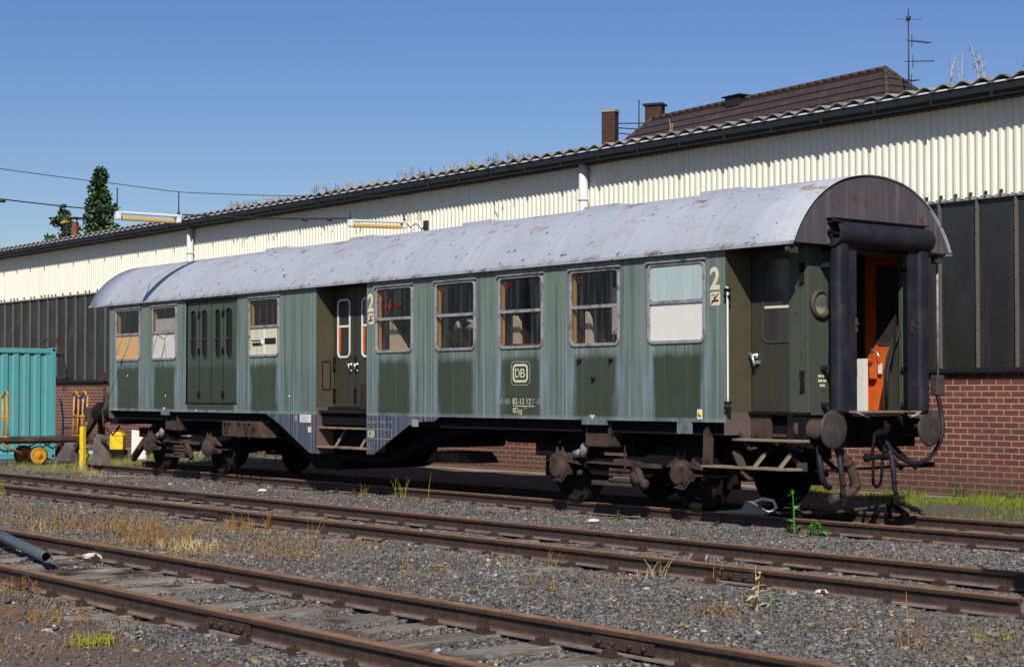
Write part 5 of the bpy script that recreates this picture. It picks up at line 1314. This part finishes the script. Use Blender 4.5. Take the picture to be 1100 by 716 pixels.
# ================================================================== THINGS LYING BY THE TRACKS
m = MB(); p0 = Vector((-4.6, -8.86, .005)); p1 = Vector((-1.62, -9.40, -.055)); d = (p1 - p0).normalized(); u = d.orthogonal().normalized(); b = d.cross(u); k = 28; ro, ri = .052, .044
L4 = []
for p, r in ((p0, ro), (p1, ro), (p1, ri), (p0, ri)): L4 += [p + (u * math.cos(2 * math.pi * i / k) + b * math.sin(2 * math.pi * i / k)) * r for i in range(k)]
m.add(L4, [(a * k + i, a * k + (i + 1) % k, ((a + 1) % 4) * k + (i + 1) % k, ((a + 1) % 4) * k + i) for a in range(4) for i in range(k)], 0, True)
tag(m.build('drain_pipe', 'greypipe', org=p1), 'hollow grey plastic pipe lying across the nearest track', 'pipe')
bsx = thing('drag_shoe', 'pale iron wheel stop shoe with handle loop lying on the rail below the coach end', 'wheel stop', (-.85, -.72, 0), R(12))
m = MB(); m.prism([(-.5, .004), (.22, .004), (.24, .035), (.02, .16), (-.05, .17), (-.12, .06), (-.5, .02)], 'Y', -.05, .05); m.build('shoe', 'concrete', bsx, local=True, bevel=.008)
m = MB(); m.tube([(.02, 0, .15), (.16, 0, .20), (.30, .02, .18), (.34, .02, .10), (.26, .02, .04), (.12, 0, .04)], .020, 8); m.build('handle', 'stripwhite', bsx, local=True)
cr = thing('iron_rod', 'long rusty iron rod with clawed end lying over the track near the coach buffers', 'rod', (.2, .2, .02))
m = MB(); m.tube([(-.55, -.72, .03), (.0, -.1, .05), (.30, .42, .12)], .022, 8); m.build('rod', 'dusty', cr)
m = MB()
for dx, dy, dz in ((.10, .10, -.10), (.16, .02, .06), (.06, .20, -.10), (-.06, .12, -.12), (.2, .14, -.02)): m.tube([(.30, .42, .12), (.30 + dx * .6, .42 + dy * .6, .16 + dz * .3), (.30 + dx * 1.5, .42 + dy * 1.5, .10 + dz)], .026, 6)
m.build('claw', 'under', cr)
def lump(name, label, cat, pos, r, mat, seed, sq=.55):
    q = random.Random(seed); m = MB(); n = 9; prof = []
    vs = []
    for i, (zz, rr) in enumerate(((-.3, .55), (-.1, 1.0), (.35, .9), (.7, .45))):
        for j in range(n): a = 6.283 * j / n; k_ = rr * q.uniform(.72, 1.2); vs.append((pos[0] + r * k_ * math.cos(a), pos[1] + r * k_ * math.sin(a), pos[2] + r * sq * zz * q.uniform(.8, 1.2)))
    fs = [(i * n + j, i * n + (j + 1) % n, (i + 1) * n + (j + 1) % n, (i + 1) * n + j) for i in range(3) for j in range(n)] + [tuple(range(n)), tuple(3 * n + j for j in range(n))]
    m.add(vs, fs); return tag(m.build(name, mat, org=pos), label, cat)
lump('pale_stone', 'white lump of stone on the nearest track beyond the grey pipe end', 'stone', (-2.05, -8.72, -.13), .13, 'whitestone', 1, .45)
lump('pale_stone', 'white lump of stone at the foot of the nearest rail low right of centre', 'stone', (4.62, -8.42, -.14), .075, 'whitestone', 2)
lump('pale_stone', 'yellowish stone beside the shadow on the middle track', 'stone', (4.35, -5.35, -.13), .06, 'whitestone', 3)
lump('pale_stone', 'white scrap of stone in the ballast below the front bogie', 'stone', (-2.6, -1.75, -.13), .085, 'whitestone', 4, .4)
lump('pale_stone', 'small pale stone at the rear rail foot under the coach middle', 'stone', (-10.9, -1.75, -.13), .075, 'whitestone', 6)
tn = thing('tin_can', 'small rusty tin can lying between the middle rails', 'can', (1.95, -4.35, -.10))
m = MB(); m.lathe((-.055, -.02, 0), (1, .35, 0), [(0, .04), (.0, .052), (.01, .05), (.11, .05), (.12, .052), (.12, .03)], 16); m.build('body', 'rustbeam', tn, local=True); m = MB(); m.lathe((.064, .021, 0), (1, .35, 0), [(0, .044), (.004, .044)], 16); m.build('lid', 'concrete', tn, local=True)
# unseen lantern post, added to cast a shadow on the middle track
lv = thing('added_shadow_lantern', 'black lantern post added out of view to cast a shadow on the middle track', 'shadow caster', (7.25, -5.83, -.16))
m = MB(); m.tube([(0, 0, 0), (0, 0, 3.0)], .055, 10); m.box(-.25, .2, -.12, .12, 0, .18); m.tube([(0, 0, .25), (.25, .2, .6), (.35, .25, 1.1)], .025, 8); m.build('stand', 'black', lv, local=True)
m = MB(); m.box(-.20, .20, -.20, .20, 2.8, 3.25); m.prism([(-.24, 3.25), (.24, 3.25), (.08, 3.42), (-.08, 3.42)], 'Y', -.24, .24); m.build('lantern', 'black', lv, local=True, bevel=.02)
m = MB()
for dx, dy in ((1, 0), (-1, 0), (0, 1), (0, -1)): m.lathe((dx * .198, dy * .198, 3.02), (dx, dy, 0), [(0, .13), (.02, .12), (.024, .02)], 20)
m.build('lens', 'lampwhite', lv, local=True)
m = MB(); m.lathe((.35, .25, 1.1), (0, 0, 1), [(-.12, .05), (-.1, .14), (.1, .14), (.12, .05)], 16); m.build('weight', 'yellow', lv, local=True)

# ================================================================== WEEDS AND GRASS
def leafmat(name, a, b):
    t = MT(name, .8, .15); t.color(t.mix(t.island(), a, b)); return t.m
W_DRY = leafmat('dry_orange_weed', (.20, .095, .022), (.46, .27, .08)); W_STRAW = leafmat('bleached_straw', (.42, .32, .13), (.66, .55, .30))
W_GREEN = leafmat('fresh_green_leaf', (.045, .16, .018), (.10, .30, .04)); W_YG = leafmat('yellow_green_weed', (.20, .22, .03), (.42, .40, .07)); W_GRASS = leafmat('verge_grass', (.085, .13, .012), (.27, .31, .04))
def weed(name, label, x, y, h, spread, n, mat, seed, leaves=10, lsize=.03, lean=.25, stem=.004, cat='weed', group=None):
    r = random.Random(seed); m = MB(); z0 = gz(x, y) - .01
    for i in range(n):
        a = r.uniform(0, 6.283); d = spread * math.sqrt(r.random()); bx, by = x + d * math.cos(a), y + d * math.sin(a)
        hh = h * r.uniform(.45, 1.0); la = r.uniform(0, 6.283); ln = hh * lean * r.uniform(.2, 1.2); cv = r.uniform(-.3, .3) * hh * lean
        P = []
        for k in range(5):
            q = k / 4; P.append(Vector((bx + math.cos(la) * ln * q * q + math.sin(la) * cv * q * (1 - q), by + math.sin(la) * ln * q * q - math.cos(la) * cv * q * (1 - q), z0 + hh * (q - .12 * lean * q * q))))
        m.tube(P, [stem, stem, stem * .85, stem * .6, stem * .35], 4, smooth=False)
        for j in range(leaves):
            q = r.uniform(.12, 1.0); k = min(3, int(q * 4)); p = P[k].lerp(P[k + 1], q * 4 - k); aa = r.uniform(0, 6.283)
            dv = Vector((math.cos(aa), math.sin(aa), r.uniform(-.3, .8))).normalized(); L = lsize * r.uniform(.5, 1.3) * (1.25 - q * .6); u = dv.cross(Vector((0, 0, 1))).normalized()
            m.add([p, p + dv * L * .45 + u * L * .22, p + dv * L - Vector((0, 0, L * .25)), p + dv * L * .45 - u * L * .22], [(0, 1, 2, 3)])
    return tag(m.build(name, mat, org=(x, y, z0), fix=False), label, cat, group)
weed('leafy_weed', 'tall fresh green leafy weed by the rail below the coach buffers', .22, -1.12, .58, .015, 1, W_GREEN, 11, 13, .15, .10, .009)
weed('leafy_weed', 'low bushy fresh green weed right of the tall one at the coach end', .45, -1.0, .26, .08, 5, W_GREEN, 12, 7, .11, .5, .005)
weed('podded_weed', 'pale podded weed with withered leaves in front of the middle track', 4.55, -6.35, .46, .03, 2, W_STRAW, 13, 9, .09, .2, .006)
weed('leafy_weed', 'sparse green stalk with few leaves beside the podded weed', 4.75, -6.45, .30, .06, 2, leafmat('dull_green_leaf', (.10, .18, .06), (.25, .32, .14)), 14, 4, .10, .2, .006)
for i, (lb, x, y, h, s, n, mt) in enumerate([
    ('tall dry brown stalk in the ballast at lower right', 6.55, -6.95, .40, .10, 7, W_DRY),
    ('low yellowing tuft at the lower right corner', 6.70, -6.35, .12, .16, 14, W_YG),
    ('dry stalk cluster left of the tall brown stalk at lower right', 5.75, -6.75, .20, .16, 7, W_DRY),
    ('large dry orange weed patch between nearest and middle track at left', -3.2, -7.35, .26, .50, 90, W_DRY),
    ('straw coloured grass tuft at the right edge of the large dry patch', -2.45, -7.50, .16, .35, 90, W_STRAW),
    ('dry orange weeds left of the large dry patch', -4.7, -7.15, .30, .50, 60, W_DRY),
    ('dry thin weeds near the left edge before the middle track', -6.3, -7.3, .26, .45, 50, W_DRY),
    ('bleached straw stalks lying behind the grey pipe', -5.4, -7.9, .22, .12, 6, W_STRAW),
    ('dry weed clump behind the large patch close to the middle rail', -4.4, -5.75, .24, .35, 40, W_DRY),
    ('tall thin dry weeds right of the large patch', -.95, -7.25, .34, .28, 24, W_DRY),
    ('slender dry weed with leaning stems near the middle rail at left', -1.75, -6.4, .42, .08, 5, W_DRY),
    ('yellow green tuft at the far left before the middle track', -12.2, -5.75, .30, .22, 22, W_YG),
    ('dry tuft at far left between the tracks', -9.2, -6.6, .28, .30, 24, W_DRY),
    ('small leaning dry stalk in the ballast below the coach centre', .45, -6.75, .26, .03, 3, W_DRY),
    ('curved dry stalk right of the small leaning one', .95, -6.7, .26, .03, 2, W_DRY),
    ('bleached low weeds in the ballast centre', .75, -5.75, .11, .25, 14, W_STRAW),
    ('dry weeds against the near middle rail at centre', 1.05, -5.45, .20, .10, 6, W_DRY),
    ('pair of dry stalks below the front bogie', 2.35, -6.75, .20, .07, 5, W_DRY),
    ('dry brown stalk in the ballast right of the dry pair', 2.75, -6.9, .20, .08, 6, W_DRY),
    ('arched bleached stalks before the middle rail right of centre', 2.55, -5.55, .22, .16, 8, W_STRAW),
    ('rusty brown low weeds spread before the bleached stalks', 2.4, -6.0, .10, .35, 24, W_DRY),
    ('rusty brown stalk beside the middle rail right of centre', 3.15, -5.35, .26, .04, 4, W_DRY),
    ('dry tangle in the ballast beneath the podded weed', 4.55, -6.75, .16, .2, 18, W_DRY),
    ('bright yellow tuft on the brown dirt at lower left', 3.15, -11.1, .11, .14, 60, W_YG),
    ('dry orange weeds on the brown dirt at lower left', 1.9, -10.9, .16, .35, 30, W_DRY),
    ('dry tuft beside the near rail at left edge', .15, -10.5, .18, .3, 24, W_DRY),
    ('yellow green weed with flowering stems at the rail under the coach', -7.9, -1.05, .46, .10, 7, W_YG),
    ('single leaning yellow green stem at the rail under the coach', -7.25, -1.0, .62, .01, 1, W_YG),
    ('dry stems at the rail left of the yellow green weed', -8.9, -1.15, .24, .15, 9, W_DRY),
    ('dry yellow tuft at the foot of the buffer stop', -17.9, -1.5, .20, .25, 40, W_STRAW),
    ('straw tuft right of the yellow marker post', -19.0, -1.3, .30, .22, 36, W_STRAW),
    ('tall bleached stalk left of the yellow marker post', -20.6, -1.2, .75, .03, 2, W_STRAW),
    ('small green weed between the wall side rails at right', 1.1, -.35, .10, .10, 7, W_GREEN),
    ('small green weed by the rail under the front bogie', -2.75, -1.15, .16, .06, 4, W_GREEN),
    ]):
    weed('dry_weed' if mt is not W_GREEN else 'leafy_weed', lb, x, y, h, s, n, mt, 100 + i, 9 if h > .15 else 6, .032 if mt is not W_GREEN else .07, .45, .0035)
def grass(name, label, boxes, mat, seed):
    r = random.Random(seed); m = MB()
    for x0, x1, y0, y1, n, h in boxes:
        for i in range(n):
            x = r.uniform(x0, x1); y = r.uniform(y0, y1)
            if math.sin(x * 2.3) * math.sin(y * 2.9 + x) + r.uniform(-.6, .9) < -.05: continue
            z = gz(x, y) - .01; a = r.uniform(0, 6.283); L = h * r.uniform(.4, 1.3); dx, dy = math.cos(a) * L * .5, math.sin(a) * L * .5; w_ = .007
            m.add([(x - dy * .08 - w_, y, z), (x + w_, y + dx * .05, z), (x + dx, y + dy, z + L)], [(0, 1, 2)])
    tag(m.build(name, mat, fix=False), label, 'grass', kind='stuff')
grass('verge_grass', 'yellow green grass strip along the brick wall at right', [(-4.5, 7, 3.5, 4.5, 16000, .07), (-2.0, 7, 2.4, 3.5, 3200, .05), (-3, 7, 4.2, 4.5, 1800, .16)], W_GRASS, 4)
grass('yard_grass', 'patchy green and dry grass between the trolley and buffer stop', [(-23.5, -19.5, -1.5, 2.6, 9000, .13), (-26, -19, 1.0, 4.3, 4500, .2), (-22, -18.3, -1.9, -1.1, 2500, .10)], leafmat('yard_grass_blade', (.10, .15, .03), (.40, .36, .13)), 6)
grass('dry_ground_grass', 'short dry grass thinly spread between nearest and middle track', [(-9, -1, -8.2, -5.6, 5200, .08), (-1, 7, -7.8, -5.4, 4200, .03), (0, 3.4, -12, -10.4, 1500, .06)], W_DRY, 8)
weed('wall_weed', 'green weed growing at the foot of the brick wall at right', -1.6, 4.35, .34, .10, 6, W_GREEN, 61, 8, .08, .3, .004)
weed('wall_weed', 'small green weed at the wall foot right of the taller one', -.8, 4.4, .22, .12, 6, W_GREEN, 62, 8, .07, .4, .004)
def roof_weed(label, x, y, h, s, n, mt, seed, leaves=8, ls=.05):
    o = weed('roof_weed', label, x, y, h, s, n, mt, seed, leaves, ls, .25, .006); o.location.z = 5.89 + max(0, (y - 4.12)) * .093; return o
roof_weed('tall withered weeds on the hall roof edge at upper right', -1.35, 4.6, .80, .10, 4, W_STRAW, 71, 16, .07)
roof_weed('shorter withered weeds left of the tall ones on the roof edge', -1.75, 4.55, .55, .12, 4, W_STRAW, 72, 10, .06)
roof_weed('lone withered weed on the roof edge at the right border', -.55, 4.5, .36, .04, 2, W_DRY, 73, 8)
for i, (x, lb) in enumerate(((-18.3, 'dry grass on the roof edge above the farther lamp'), (-17.0, 'dry grass on the roof edge right of the farther lamp'), (-14.9, 'low dry growth on the roof edge over the coach middle'), (-13.4, 'mossy dry growth on the roof edge near the downpipe'), (-11.9, 'sparse dry growth on the roof edge just left of the downpipe'), (-20.6, 'dry grass on the roof edge between the two lamps'), (-22.2, 'faded dry grass on the roof edge right of the nearer lamp'), (-7.6, 'two thin dry stalks on the roof edge before the tiled roof'))):
    roof_weed(lb, x, 4.32, .20 if i != 7 else .34, .55 if i != 7 else .12, 46 if i != 7 else 3, W_DRY if i % 2 == 0 else W_STRAW, 80 + i, 6, .05)
